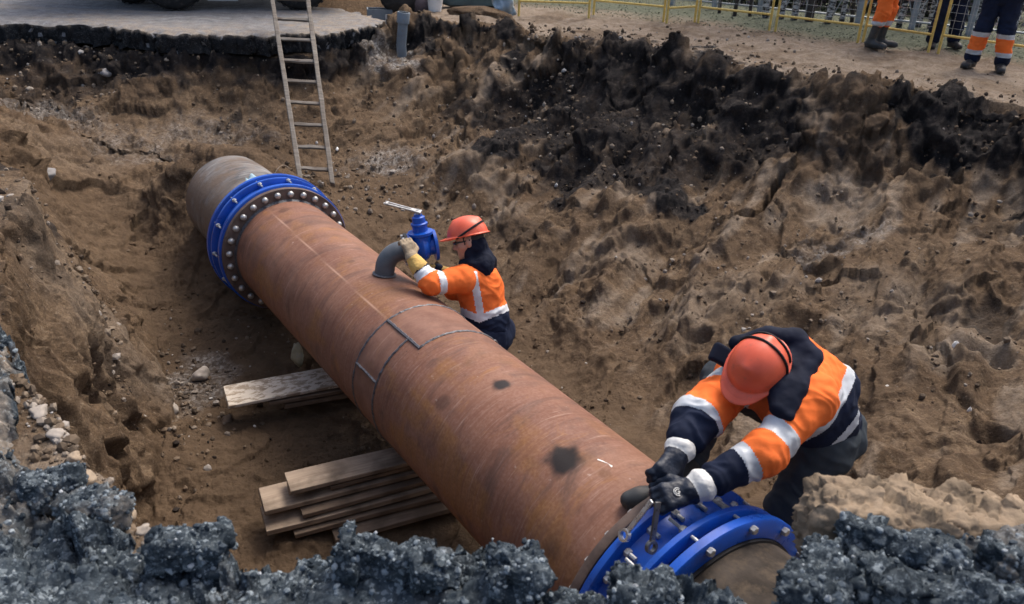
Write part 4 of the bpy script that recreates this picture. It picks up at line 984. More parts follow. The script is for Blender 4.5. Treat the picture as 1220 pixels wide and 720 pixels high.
# ---- worker bent over the near coupling with two spanners, one boot up on the pipe
def worker_flange():
    hc = at(903, 440, 3.52); f = nrm(-RT*.60-UP*.66+FW*-.22); k = nrm(-RT*.36+UP*.36-FW*.86); k = nrm(k-f*(k@f)); s = np.cross(k, f)
    nk = at(938, 455, 3.64); ch = at(948, 470, 3.66); be = at(975, 492, 3.78); pe = at(990, 518, 3.90)
    ls, le, lw = at(968, 474, 3.49), at(910, 541, 3.36), at(825, 584, 3.30)
    rs, re, rw = at(878, 453, 3.70), at(832, 497, 3.56), at(806, 543, 3.42)
    lf = V3(1.50, 3.22, 0); lf[2] = height(*lf[:2])+.02
    hl, hr = at(985, 530, 3.80), at(965, 505, 3.98)
    kl = at(940, 607, 3.86); al = lf+V3(.05, .05, .16)
    kr = at(858, 452, 3.98); rf = at(846, 562, 3.60)+V3(0, 0, 0)
    # boot sole rests on the pipe
    s_ = (rf-PA) @ PU; rf = on_pipe(s_, 0, PR+.012)-PS*.03
    ar = rf+nrm(kr-rf)*.15+V3(0.02, .02, .02)
    B = [(nk, ch, .09, .13), (ch, be, .14, .13), (be, pe, .13, .13), (ls, le, .055, .045), (le, lw, .045, .033), (rs, re, .055, .045), (re, rw, .045, .033), (ch, ls, .10, .065), (ch, rs, .10, .065),
         (hl, kl, .085, .06), (kl, al, .055, .04), (hr, kr, .085, .06), (kr, ar, .055, .04), (pe, hl, .12, .09), (pe, hr, .12, .09)]
    p = body(B, hc, f, k, 'worker bent over the near blue coupling, boot on the pipe, tightening bolts', 'workers in hard hats', V3(lf[0], lf[1], lf[2]))
    la = {'L': ([ls, le, lw], .0), 'R': ([rs, re, rw], .0), 'T': ([nk, ch, be, pe], .09)}
    J = [(nk, ch, .12, .165), (at(948, 428, 3.74), at(982, 465, 3.76), .115, .15), (ch, be, .17, .155), (be, pe, .150, .148), (ch-RT*.02, ls, .13, .098), (ch, rs, .13, .092), (ls, le, .095, .078), (le, lw+(le-lw)*.34, .078, .066), (rs, re, .098, .098), (re, rw+(re-rw)*.44, .094, .080)]
    ax = nrm(pe-nk)
    def cls(c):
        who, arc, nm = limb_coord(c, la); m = np.zeros(len(c), int)
        for w, bands in ((0, ((.32, .42), (.60, .68), .68)), (1, ((.10, .20), (.53, .63), .63))):
            a, e, x = (ls, le, lw) if w == 0 else (rs, re, rw); L = np.linalg.norm(e-a)+np.linalg.norm(x-e); t = arc/L; q = who == w
            m[q & (t > bands[0][0]) & (t < bands[0][1])] = 1; m[q & (t > bands[1][0]) & (t < bands[1][1])] = 1; m[q & (t >= bands[2])] = 2
        q = who == 2; u = (c-nk) @ (.79*RT-.61*UP)
        m[q & (u > .182) & (u < .235)] = 1; m[q & (u >= .235)] = 2; m[q & (u > .335) & (u < .375)] = 1; m[q & (u >= .375)] = 2
        return m
    garment('jacket', J, .05, .0062, [ORANGE, TAPE, NAVY2], p, cls, folds(la, .012))
    T = [(pe, hl, .145, .12), (pe, hr, .145, .12), (hl, kl, .125, .100), (kl, al, .098, .085), (hr, kr, .12, .085), (kr, ar, .080, .070)]
    garment('trousers', T, .05, .0085, [GREYT], p, None, folds({'a': ([hl, kl, al], 0), 'b': ([hr, kr, ar], 0)}, .011))
    boot(rf, nrm(-RT*.93-UP*.10+FW*.05), p, ar+nrm(kr-ar)*.10, BOOTM, .006, up=nrm(PT))
    boot(lf, V3(-.9, -.4, 0), p, al+V3(0, 0, .1), BOOTM)
    hard_hat(hc+k*.040, f, k, p, [((-.035, 0, .0), (1, 0, .18), .0065), ((-.085, 0, .0), (1, 0, .30), .0065)])
    # hood and collar flaps
    H = [(at(920, 402, 3.58), at(950, 402, 3.60), .042, .040), (at(950, 404, 3.59), at(966, 424, 3.53), .040, .042), (at(964, 428, 3.52), at(950, 462, 3.44), .045, .048), (at(948, 462, 3.43), at(938, 494, 3.36), .052, .034),
         (at(932, 440, 3.56), at(945, 432, 3.58), .09, .08), (at(928, 455, 3.46), at(926, 486, 3.38), .050, .038), (hc-k*.05-f*.02, hc-k*.075+f*.05, .075, .055), (at(915, 400, 3.60), at(880, 410, 3.64), .045, .04)]
    garment('hood', H, .03, .0055, [NAVY], p, None, lambda v: .009*fbm(v, 9, 3, 18))
    fc = at(861, 424, 3.62); fx = nrm(RT*.86-UP*.42); fz = nrm(-FW+UP*.2); fz = nrm(fz-fx*(fz@fx)); fy = np.cross(fz, fx)
    def ff(P):
        return sd_box(P+.004*fbm(P, 14, 2, 4)[..., None], fc+fx*.03, np.array([fx, fy, fz]), (.085, .042, .022), .015)
    v, q = surf(ff, fc-.14, fc+.16, .005); link('collar_flap', mesh_np('collar_flap', v, q, None, [NAVY]), p)
    # gloves: left hand low on the near spanner, right hand above it
    dl = nrm(at(775, 597, 3.24)-lw); nl = nrm(-UP*.55+FW*.75-RT*.25)
    gl = glove(hand_prims(lw, dl, nl, 1, (.75, 1.05, .8), 1.28, .05, .6, 1.15), [(lw, lw+nrm(le-lw)*.040, .052, .068)], [GLOVE_N, CUFF_W], p)
    dr = nrm(at(782, 580, 3.30)-rw); nr = nrm(FW*.8-UP*.3-RT*.4)
    glove(hand_prims(rw, dr, nr, -1, (.7, 1.0, .8), 1.25, .05, .6, 1.15), [(rw, rw+nrm(re-rw)*.030, .052, .066)], [GLOVE_N, CUFF_W], p)
    # round emblem on the back of the left glove
    n_ = -nrm(nl-dl*(nl@dl)); c = lw+dl*.062*1.28+n_*.0285; xx = nrm(RT-n_*(RT@n_)); yy = np.cross(n_, xx); b = MB()
    arc = lambda r, a0, a1: [c+n_*.001+r*(xx*math.cos(math.radians(a))+yy*math.sin(math.radians(a))) for a in np.linspace(a0, a1, 16)]
    b.tube(arc(.016, 60, 300), .0022, 6); b.tube(arc(.009, 40, 330)+[c+n_*.001], .0022, 6); b.tube([c+n_*.001, c+n_*.001+xx*.011], .002, 6)
    b.build('emblem', CUFF_W, gl)
    return p, lw, dl, nl, rw, dr
W2, _lw, _dl, _nl, _rw, _dr = worker_flange()

STEEL = vary('dark spanner steel', (.16, .155, .15), .3, 20, .35, .7, .15, 60)
BRIGHT = vary('bright spanner steel', (.62, .62, .62), .2, 20, .28, .8, .1, 60)
def spanner(a, c, n, mat, label, w=.024):
    t = thing('ring_spanner', c, label, 'spanner', 'spanners in the hands of the bent worker')
    x = nrm(a-c); n = nrm(n-x*(n@x)); y = np.cross(n, x); L = np.linalg.norm(a-c); b = MB()
    b.box((a+c)/2+x*.01, [x, y, n], (L-.02, w, .010), 0, 0, 4); o = b.build('shank', mat, t); bevel(o, .003, 2)
    b = MB(); b.lathe([(-.009, .016), (-.009, .027), (.009, .027), (.009, .016)], c, n, 24, 0, True); b.build('ring_end', mat, t)
    return t
spanner(at(777, 597, 3.20), pipe_hit(744, 638, .585), nrm(-FW*.6+UP*.7), BRIGHT, 'bright ring spanner held left over the rusty flange', .022)
spanner(at(784, 598, 3.20), pipe_hit(776, 652, .575), nrm(-FW*.6+UP*.6+RT*.5), STEEL, 'dark spanner hanging down onto a bolt of the blue coupling', .028)

# ---- people standing at the back, seen from the thighs down
def stander(x, y, hd, label, mats, bands, bootmat, btop, jack, gap=.13, group=None, stance=0):
    z = height(x, y); hd = math.radians(hd); fwd = V3(math.sin(hd), math.cos(hd), 0); s = V3(fwd[1], -fwd[0], 0); o = V3(x, y, z)
    fl, fr = o-s*gap+fwd*stance+V3(0, 0, .01), o+s*gap-fwd*stance+V3(0, 0, .01)
    fl[2] = height(*fl[:2])+.012; fr[2] = height(*fr[:2])+.012
    U = V3(0, 0, 1); hl, hr = o-s*.09+U*.92, o+s*.09+U*.92; kl, kr = (hl+fl)/2+fwd*.03+U*.03, (hr+fr)/2+fwd*.03+U*.03
    al, ar = fl-fwd*.03+U*.12, fr-fwd*.03+U*.12; ch = o+U*1.32; nk = o+U*1.50; hc = o+U*1.66+fwd*.02
    ls, rs = o-s*.19+U*1.42, o+s*.19+U*1.42; le, re = ls-s*.05-U*.30, rs+s*.05-U*.30; lw, rw = le+fwd*.22-U*.02, re+fwd*.22-U*.02
    B = [(hl, kl, .085, .06), (kl, al, .055, .042), (hr, kr, .085, .06), (kr, ar, .055, .042), (hl, hr, .12, .12), (o+U*.95, ch, .13, .14), (ch, nk, .12, .07), (ch, ls, .1, .07), (ch, rs, .1, .07), (ls, le, .05, .043), (le, lw, .043, .032), (rs, re, .05, .043), (re, rw, .043, .032)]
    for w_, sd_ in ((lw, -1), (rw, 1)):
        B += [(a, b, ra, rb) for a, b, ra, rb in hand_prims(w_, -U*.9+fwd*.4, s*-sd_, 1, (.3, .4, .3), 1.0)]
    p = body(B, hc, fwd, U, label, group, o, .012)
    def cls(c):
        h = c[:, 2]-o[2]; m = np.zeros(len(c), int)
        for lo, hi, k in bands: m[(h > lo) & (h < hi)] = k
        return m
    top = btop
    T = [(hl, kl, .115, .092), (kl, al+(kl-al)*top, .095, .085), (hr, kr, .115, .092), (kr, ar+(kr-ar)*top, .095, .085), (hl, hr, .14, .14), (o+U*.93, o+U*1.02, .14, .14)]
    garment('trousers', T, .035, .011, mats, p, cls, folds({'a': ([hl, kl, al], 0), 'b': ([hr, kr, ar], 0)}, .013, 26))
    JJ = [(o+U*.95, ch, .17, .18), (ch, nk, .16, .09), (ch, ls, .12, .09), (ch, rs, .12, .09), (ls, le, .075, .065), (le, lw, .062, .05), (rs, re, .075, .065), (re, rw, .062, .05)]
    garment('jacket', JJ, .05, .013, [jack], p, None, folds({'a': ([ls, le, lw], 0), 'b': ([rs, re, rw], 0), 'c': ([nk, ch, o+U], .1)}, .012))
    boot(fl, fwd-s*.25, p, al+(kl-al)*(top+.05 if top > .2 else .12), bootmat); boot(fr, fwd+s*.25, p, ar+(kr-ar)*(top+.05 if top > .2 else .12), bootmat)
    hard_hat(hc+U*.04, fwd, U, p)
    return p
SHOE = vary('dark work boot', (.022, .022, .024), .35, 12, .55, 0, .2, 40, .4, dirt=(.12, .10, .08), dirt_amt=.5)
pA = atz(1043, 60); pB = atz(1172, 84); pC = atz(1131, 71)
GRP = 'people standing beyond the pit edge'
stander(pA[0], pA[1], 120, 'person in orange trousers and dark rubber boots at the yellow fence', [ORANGE, TAPE, NAVY2], [(.30, .36, 1)], BOOTM, .62, ORANGE, .10, GRP, .05)
stander(pB[0], pB[1], 215, 'person in navy trousers with orange and grey bands above dark boots', [NAVY2, ORANGE, TAPE], [(.20, .26, 2), (.26, .42, 1), (.42, .48, 2)], SHOE, .02, NAVY2, .17, GRP)
stander(pC[0]+.32, pC[1]+.95, 190, 'person in plain dark trousers standing behind the yellow fence', [NAVY2], [], SHOE, .02, NAVY2, .14, GRP)
# ------------------------------------------------------------------ asphalt
def asphalt_material(name, base, light, blue=0):
    m = Mat(name, .95, 0, .08)
    n = m.noise(6, 6, rough=.65); base = np.array(base); light = np.array(light)
    c = m.ramp(n, [(.3, tuple(base*.55)), (.7, tuple(base*1.7))])
    w = m.N('ShaderNodeMix', data_type='VECTOR'); w.inputs[0].default_value = .035
    m.L(m.tc.outputs['Object'], w.inputs[4]); m.L(m.noise(30, 3, out='Color'), w.inputs[5]); wv = w.outputs[1]
    for sc_, thr, amt in ((40, .60, .75), (85, .62, .7), (170, .70, .5)):       # stones of the mix, from dull to pale
        vc = m.N('ShaderNodeSeparateColor'); m.L(m.voro(sc_, 'Color', wv), vc.inputs[0]); e = m.voro(sc_, 'Distance', wv, 'DISTANCE_TO_EDGE')
        k = m.math('MULTIPLY', m.math('GREATER_THAN', vc.outputs[0], thr), m.ramp(e, [(.04, 0.0), (.14, 1.0)]))
        st = m.ramp(vc.outputs[1], [(0, tuple(base*1.2)), (.45, tuple(light*.28)), (.8, tuple(light*.6)), (1.0, tuple(light))])
        c = m.mix(m.math('MULTIPLY', m.math('MULTIPLY', k, amt), m.ramp(m.noise(5, 4), [(.35, .35), (.6, 1.0)])), c, st)
    c = m.mix(m.math('MULTIPLY', m.attr('dust'), m.ramp(m.noise(8, 5), [(.35, .1), (.6, 1.0)])), c, m.ramp(m.noise(50, 4), [(.3, (.15, .12, .09)), (.7, (.36, .30, .24))]))
    m.col(c); b = m.bump(m.noise(60, 5, rough=.7), .7, .012); m.bump(m.noise(220, 3), .5, .003, b); return m.m
ASPH = asphalt_material('broken asphalt', (.032, .042, .052), (.36, .42, .46))
def slab(name, xs, ys, inside, top, depth, mat, attrs=None, edge=None, chunk=None, **p):
    X, Y = np.meshgrid(xs, ys, indexing='ij'); Z, off = top(X, Y)
    ok = inside(X, Y); nx, ny = X.shape
    cell = ok[:-1, :-1] & ok[1:, :-1] & ok[1:, 1:] & ok[:-1, 1:]
    V = np.stack([X, Y, Z], -1)+off; ids = np.arange(nx*ny).reshape(nx, ny)
    I, J = np.nonzero(cell); q = np.stack([ids[I, J], ids[I+1, J], ids[I+1, J+1], ids[I, J+1]], -1)
    cp = np.pad(cell, 1); e = []
    for di, dj, a, b in ((0, -1, (0, 0), (1, 0)), (1, 0, (1, 0), (1, 1)), (0, 1, (1, 1), (0, 1)), (-1, 0, (0, 1), (0, 0))):
        m = cell & ~cp[1+di:cp.shape[0]-1+di, 1+dj:cp.shape[1]-1+dj]; i, j = np.nonzero(m)
        e.append(np.stack([ids[i+a[0], j+a[1]], ids[i+b[0], j+b[1]]], -1))
    e = np.concatenate(e); v = V.reshape(-1, 3); at_ = {k: a(X, Y).reshape(-1) for k, a in (attrs or {}).items()}
    # broken side faces, in rows going down
    be = np.unique(e); rows = 5; mp = np.full(len(v), -1); mp[be] = np.arange(len(be)); allv = [v]; ex = {k: [a] for k, a in at_.items()}
    prev = be; base = len(v); qs = [q]
    for r in range(1, rows+1):
        pv = v[be].copy(); pv[:, 2] -= depth*r/rows
        nz = fbm(pv, 9, 3, 7)*.05+fbm(pv, 28, 2, 9)*.02; nz2 = fbm(pv+5, 9, 3, 8)*.05
        pv[:, 0] += nz; pv[:, 1] += nz2
        new = base+np.arange(len(be)); allv.append(pv); base += len(be)
        for k in ex: ex[k].append(np.zeros(len(be)))
        a = prev[mp[e[:, 0]]]; b = prev[mp[e[:, 1]]]; c = new[mp[e[:, 1]]]; d = new[mp[e[:, 0]]]
        qs.append(np.stack([b, a, d, c], -1)); prev = new
    v = np.concatenate(allv); q = np.concatenate(qs); used = np.unique(q); re = np.full(len(v), -1); re[used] = np.arange(len(used))
    return link(name, mesh_np(name, v[used], re[q], None, [mat], attrs={k: np.concatenate(a)[used] for k, a in ex.items()}), **p)
def near_top(X, Y):
    P = np.stack([X, Y, 0*X], -1); d, ins = poly_d(X, Y, NEAR)
    s1, s2, cid = voro(P+.05*np.stack([fbm(P, 6, 2, 31), fbm(P, 6, 2, 32), 0*X], -1), 6.5, 11)
    ch = ((cid & 255)/255.-.5); crack = sst(.10, .0, s2-s1)
    tilt = ((cid >> 8 & 255)/255.-.5)*(X*6.5 % 1-.5)+((cid >> 16 & 255)/255.-.5)*(Y*6.5 % 1-.5)
    edge = sst(.45, .0, d)
    a1, a2, aid = voro(P, 42, 12); a3, a4, aid2 = voro(P, 95, 13)
    ag = sst(.62, .38, a1+.10*fbm(P, 70, 2, 46))*((aid & 255) > 110)*(.4+.6*((aid >> 8 & 255)/255.)); ag2 = sst(.6, .3, a3)*((aid2 & 255) > 110)
    rough_ = .35+.65*edge
    wP = P+.03*np.stack([fbm(P, 7, 2, 31), fbm(P, 7, 2, 32), 0*X], -1)
    z = -.018+.085*fbm(P, 2.1, 3, 33)*rough_+facets(wP, 5.5, 51)*.075*edge-crack*.05*edge*(.6+.6*fbm(P, 3, 2, 5))
    z = z+(facets(wP, 13, 53)*.034+facets(P, 32, 55)*.012)*rough_+(facets(P, 75, 57)*.004)+fbm(P, 9, 3, 34)*.008*rough_+fbm(P, 50, 2, 36)*.002
    z = z-.055*sst(.07, .0, d)*(.6+.8*fbm(P, 5, 2, 37))+.02
    off = np.zeros(X.shape+(3,)); off[..., 0] = fbm(P, 11, 3, 41)*.014*edge+fbm(P, 38, 2, 44)*.006; off[..., 1] = fbm(P, 11, 3, 42)*.018*edge+fbm(P, 38, 2, 45)*.007
    return z, off
def near_in(X, Y):
    P = np.stack([X, Y, 0*X], -1); d, ins = poly_d(X, Y, NEAR); s = np.where(ins, d, -d)
    c1, c2, cid = voro(P, 9, 21)
    return (s+((cid & 255)/255.-.5)*.035+fbm(P, 9, 3, 22)*.02) > 0
def dust(X, Y):
    P = np.stack([X, Y, 0*X], -1); k = sst(-.9, -1.5, X)*sst(1.75, 2.15, Y+.10*(X+1.2))
    return np.clip(.75*k*(.5+1.2*fbm(P, 4, 3, 51))+.25*sst(.1, .5, fbm(P, 2.2, 3, 52)), 0, 1)
slab('asphalt_pavement', np.arange(-2.7, 2.05, .0062), np.arange(1.15, 3.05, .0062), near_in, near_top, .17, ASPH, dict(dust=dust), kind='structure')
ROADM = asphalt_material('dusty asphalt road', (.16, .16, .165), (.36, .36, .37))
ROADE = ASPH
def far_in(X, Y):
    P = np.stack([X, Y, 0*X], -1); d, ins = poly_d(X, Y, ROAD); s = np.where(ins, d, -d); return (s+fbm(P, 3.5, 3, 61)*.10+fbm(P, 11, 2, 62)*.05) > 0
def far_top(X, Y):
    P = np.stack([X, Y, 0*X], -1); d, ins = poly_d(X, Y, ROAD)
    z = -.0+fbm(P, .5, 3, 63)*.03+fbm(P, 7, 3, 64)*.012*sst(.8, 0, d)-.05*sst(.22, 0, d)*(.6+fbm(P, 4, 2, 65))
    return z, np.zeros(X.shape+(3,))
xs_ = np.concatenate([np.linspace(-40, -11, 12)[:-1], np.arange(-11, -2.1, .035)]); ys_ = np.concatenate([np.arange(11.0, 14.2, .035), np.linspace(14.3, 60, 30)])
def fdust(X, Y):
    P = np.stack([X, Y, 0*X], -1); d, ins = poly_d(X, Y, ROAD); return np.clip(.75*sst(1.3, .1, d+.8*fbm(P, .9, 3, 71))*sst(-8, -5, X)+.5*sst(.0, .5, fbm(P*[.35, 2.2, 1], 1.0, 4, 72)), 0, 1)
o = slab('road', xs_, ys_, far_in, far_top, .24, ROADM, dict(dust=fdust), kind='structure')
# the cut edge of the road is fresh black asphalt over base course
EDGEM = asphalt_material('fresh cut asphalt edge', (.017, .018, .02), (.12, .12, .12))
o.data.materials.append(EDGEM)
_n = len(o.data.polygons); _zn = np.empty(_n*3, np.float32); o.data.polygons.foreach_get('normal', _zn); _mi = (np.abs(_zn.reshape(-1, 3)[:, 2]) < .55).astype(np.int32); o.data.polygons.foreach_set('material_index', _mi)

# ------------------------------------------------------------------ fence, truck, junk, trees
YEL = vary('yellow painted steel', (.70, .50, .13), .15, 14, .5, 0, .1, 50, .4, dirt=(.30, .22, .10), dirt_amt=.6)
WIRE = vary('galvanised wire', (.42, .43, .42), .2, 30, .45, .4, 0)
def fence_panel(a, c, label):
    a, c = V3(*a), V3(*c); a[2] = height(a[0], a[1])-.02; c[2] = height(c[0], c[1])-.02
    t = thing('barrier_panel', (a+c)/2, label, 'fence panel', 'yellow framed mesh panels along the far edge')
    U = V3(0, 0, 1); H = 1.25
    for q in (a, c):
        b = MB(); b.tube([q, q+U*H], .019, 10); b.build('post', YEL, t)
    for h in (.26, H-.02):
        b = MB(); b.tube([a+U*h, c+U*h], .017, 8); b.build('rail', YEL, t)
    b = MB(); x = c-a; L = np.linalg.norm(x); nv = max(int(L/.10), 2)
    for i in range(1, nv): b.tube([a+x*i/nv+U*.26, a+x*i/nv+U*(H-.03)], .0028, 4, 0, False)
    for i in range(1, 10): b.tube([a+U*(.26+i*.1), c+U*(.26+i*.1)], .0028, 4, 0, False)
    b.build('wire_mesh', WIRE, t)
FP = [((618, 18), (701, 25), 'yellow barrier panel furthest left, next to the bluish sheet scrap'), ((707, 19), (790, 27), 'second yellow barrier panel from the left'), ((794, 28), (827, 30), 'short yellow barrier panel seen at an angle in the middle of the row'),
      ((831, 31), (916, 38), 'yellow barrier panel with birch trunks behind, left of the orange trousers'), ((923, 40), (1021, 53), 'yellow barrier panel ending behind the orange trousers'),
      ((1027, 54), (1105, 65), 'yellow barrier panel between the orange and the navy trousers'), ((1117, 66), (1236, 82), 'yellow barrier panel furthest right, behind the navy trousers')]
for u, v, lab in FP: fence_panel(atz(*u), atz(*v), lab)

TYRE = vary('tyre rubber', (.016, .016, .017), .3, 10, .8, 0, .3, 40, .3, dirt=(.10, .09, .08), dirt_amt=.6)
DARKM = vary('black chassis', (.012, .012, .013), .3, 8, .6, 0, .2)
CABM = vary('dark green truck paint', (.03, .05, .04), .15, 4, .4, 0, .05)
RIMM = vary('grey wheel rim', (.25, .25, .25), .2, 10, .5, .3, .1)
def truck():
    g = {px: atz(px, py) for px, py in ((160, 3), (222, 12), (358, 12))}
    x0 = g[222]; x1 = g[358]; xd = nrm((x1-x0)*[1, 1, 0]); yd = np.cross([0, 0, 1], xd); z0 = .015
    t = thing('truck', (x0+x1)/2*[1, 1, 0], 'dark truck parked on the asphalt road beyond the ladder', 'truck'); U = V3(0, 0, 1)
    def wheel(c, R=.50, w=.30):
        b = MB(); ck = c*[1, 1, 0]+U*(z0+R)
        b.lathe([(-w/2, R*.55), (-w/2, R*.86), (-w/2+.03, R*.96), (-w/2+.06, R), (w/2-.06, R), (w/2-.03, R*.96), (w/2, R*.86), (w/2, R*.55)], ck, -yd, 48)
        for k in range(30):
            a = 2*math.pi*k/30; rd = xd*math.cos(a)+U*math.sin(a); tg = -xd*math.sin(a)+U*math.cos(a)
            for q in (-.08, .08): b.box(ck+rd*(R+.004)+yd*q, [tg+yd*q*2, yd, rd], (.045, .13, .02))
        w_ = b.build('wheel', TYRE, t, loc=ck)
        b = MB(); b.lathe([(-w/2+.03, R*.56), (w/2-.05, R*.5), (w/2-.08, R*.25), (w/2-.02, R*.2), (w/2-.02, .001)], ck, -yd, 32); b.build('rim', RIMM, w_)
    for c in (x0-xd*.15, x1):
        wheel(c); wheel(c+yd*2.0)
    wheel(atz(160, 4)+xd*0, .45, .28)
    wheel(atz(160, 4)+yd*1.6, .45, .28)
    L = 4.6; m_ = (x0+x1)/2*[1, 1, 0]+yd*.95-xd*.5
    b = MB()
    for q in (-.4, .4): b.box(m_+yd*q+U*.72, [xd, yd, U], (L, .10, .22))
    b.box(m_+U*.74, [xd, yd, U], (.12, 1.9, .16)); b.build('chassis', DARKM, t)
    for c in (x0-xd*.15, x1):
        b = MB(); b.tube([c*[1, 1, 0]+U*(z0+.5), c*[1, 1, 0]+yd*2.0+U*(z0+.5)], .08, 10); b.lathe([(-.2, .05), (-.1, .19), (.1, .19), (.2, .05)], c*[1, 1, 0]+yd*1.0+U*(z0+.5), yd, 16); b.build('axle', DARKM, t)
    b = MB(); b.box(m_-xd*.6+U*1.45, [xd, yd, U], (3.0, 2.3, 1.1)); o = b.build('cargo_body', CABM, t); bevel(o, .04)
    b = MB(); b.box(m_+xd*1.75+U*1.65, [xd, yd, U], (1.3, 2.2, 1.7)); o = b.build('cab', CABM, t); bevel(o, .10, 3)
    b = MB(); b.box((x0+x1)/2*[1, 1, 0]-xd*.02+yd*.1+U*.62, [xd, yd, U], (.75, .45, .40)); o = b.build('fuel_tank', DARKM, t); bevel(o, .06, 3)
    b = MB(); b.box(x0*[1, 1, 0]+xd*.55+yd*.06+U*.24, [xd, yd, U], (.45, .02, .22)); b.build('mud_flap', vary('pale mud flap', (.45, .45, .45), .1), t)
truck()

PVC = vary('blue grey pipe', (.17, .21, .25), .15, 9, .45, 0, .1, 30, .4, dirt=(.2, .17, .13))
dq_ = at(478, 54, 12.0); dp = dq_+V3(.045, 0, .44)
t = thing('drain_pipe', dq_, 'short blue grey drain pipe sticking up out of the far pit edge', 'pipe')
b = MB(); b.tube([dq_+V3(0, .05, -.15), dq_, dp], .072, 20, 0, False); b.tube([dp, dq_], .062, 20, 0, False); b.build('barrel', PVC, t)
b = MB(); b.lathe([(-.02, .072), (-.02, .09), (.12, .094), (.13, .088), (.13, .074)], dp-nrm(dp-dq_)*.11, dp-dq_, 24); b.build('socket', PVC, t)
CONC = vary('grey concrete', (.30, .29, .28), .2, 8, .9, 0, .5, 40)
t = thing('concrete_slab', atz(468, 34), 'flat grey concrete piece beside the drain pipe', 'slab')
o_ = at(467, 33, 12.5); b = MB(); b.box(o_, [RT, nrm(UP-FW*.1), nrm(-FW)], (.17, .36, .06), 0, .008, 4); o = b.build('slab', CONC, t); bevel(o, .008)
def gz(px, py):
    p = atz(px, py); p[2] = height(p[0], p[1]); return p
SHEET = vary('teal painted sheet', (.06, .10, .11), .25, 6, .4, 0, .15, 30, .4)
SHEETB = vary('pale blue sheet', (.38, .46, .52), .2, 6, .35, 0, .2, 20, .5)
BOXG = vary('grey plastic crate', (.14, .16, .18), .15, 9, .5, 0, .1)
PAPER = vary('white plastic sheet', (.72, .72, .70), .08, 9, .5, 0, .2)
SACK = vary('purple brown sack', (.13, .10, .105), .25, 9, .85, 0, .5, 20)
GB = 'things left on the ground beyond the pit'
p0 = gz(452, 10)
t = thing('crate', p0, 'low grey crate lying on the far ground right of the road', 'crate', GB)
b = MB(); X_, Y_, U_ = V3(.97, .2, 0), V3(-.2, .97, 0), V3(0, 0, 1)
b.box(p0+U_*.02, [X_, Y_, U_], (.42, .30, .03)); 
for sx in (-1, 1): b.box(p0+X_*.2*sx+U_*.14, [Y_, X_, U_], (.30, .02, .24)); b.box(p0+Y_*.14*sx+U_*.139, [X_, Y_, U_], (.38, .018, .238))
o = b.build('crate_body', BOXG, t)
def sheet(name, c, ax, size, mat, label, cat, curl=.05, n=10, thick=.006, group=GB, seed=1):
    u, v = np.meshgrid(np.linspace(-.5, .5, n), np.linspace(-.5, .5, n), indexing='ij'); ax = np.asarray(ax)
    w = curl*(fbm(np.stack([u*2+seed, v*2, 0*u], -1), 1.5, 2, seed)*1.6+(u*u)*1.5)
    P = V3(*c)+u[..., None]*size[0]*ax[0]+v[..., None]*size[1]*ax[1]+w[..., None]*ax[2]
    Q = P-ax[2]*thick; nn = n*n; i = np.arange(n-1); I, J = np.meshgrid(i, i, indexing='ij'); I = I.ravel(); J = J.ravel()
    f = np.stack([I*n+J, (I+1)*n+J, (I+1)*n+J+1, I*n+J+1], -1); fb_ = f[:, ::-1]+nn; ed = []
    rim = [(i_, 0) for i_ in range(n-1)]+[(n-1, j) for j in range(n-1)]+[(i_, n-1) for i_ in range(n-1, 0, -1)]+[(0, j) for j in range(n-1, 0, -1)]
    ids = [a*n+b_ for a, b_ in rim]
    for a, b_ in zip(ids, ids[1:]+ids[:1]): ed.append((b_, a, a+nn, b_+nn))
    o = link(name, mesh_np(name, np.concatenate([P.reshape(-1, 3), Q.reshape(-1, 3)]), np.concatenate([f, fb_, np.array(ed)]), None, [mat]), None, c)
    o['label'] = label; o['category'] = cat
    if group: o['group'] = group
    return o
q = gz(452, 14); sheet('plastic_sheet', q+U_*.03, [X_, Y_, U_], (.40, .28), PAPER, 'white plastic sheet lying in front of the grey crate', 'plastic sheet', .05)
def sackobj(c, r, label, seed, mat=SACK, sq=(1, .8, .6), name='sack', cat='sack'):
    def fn(P):
        R = np.eye(3); d = sd_ell(P, c+V3(0, 0, r*sq[2]*.8), R, (r*sq[0], r*sq[1], r*sq[2])); d = smin(d, sd_ell(P, c+V3(r*.5, .05, r*.35), R, (r*.55, r*.5, r*.4)), .08)
        return d+.10*r*fbm(P, 3.2/r*.35, 3, seed)
    v, q = surf(fn, c-r*1.5, c+r*1.5+V3(0, 0, r*.3), r/22)
    o = link(name, mesh_np(name, v, q, None, [mat]), None, c); o['label'] = label; o['category'] = cat; o['group'] = GB
sackobj(gz(484, 10), .42, 'dark sack slumped on the ground left of the white bucket', 3, vary('dark sack cloth', (.03, .027, .026), .3, 9, .85))
sackobj(gz(502, 11), .34, 'purple brown sack right beside the white bucket', 5)
bk = gz(518, 14); t = thing('bucket', bk, 'small white bucket among the sacks beyond the pit', 'bucket', GB)
b = MB(); b.lathe([(0, .001), (0, .105), (.26, .135), (.262, .142), (.275, .142), (.275, .128), (.02, .098), (.02, .001)], bk, (0.05, 0, 1), 28); b.build('pail', PAPER, t)
b = MB(); b.tube([bk+V3(.14*math.cos(a), .02, .25-.10*math.sin(a)) for a in np.linspace(0, math.pi, 14)], .005, 6); b.build('handle', WIRE, t)
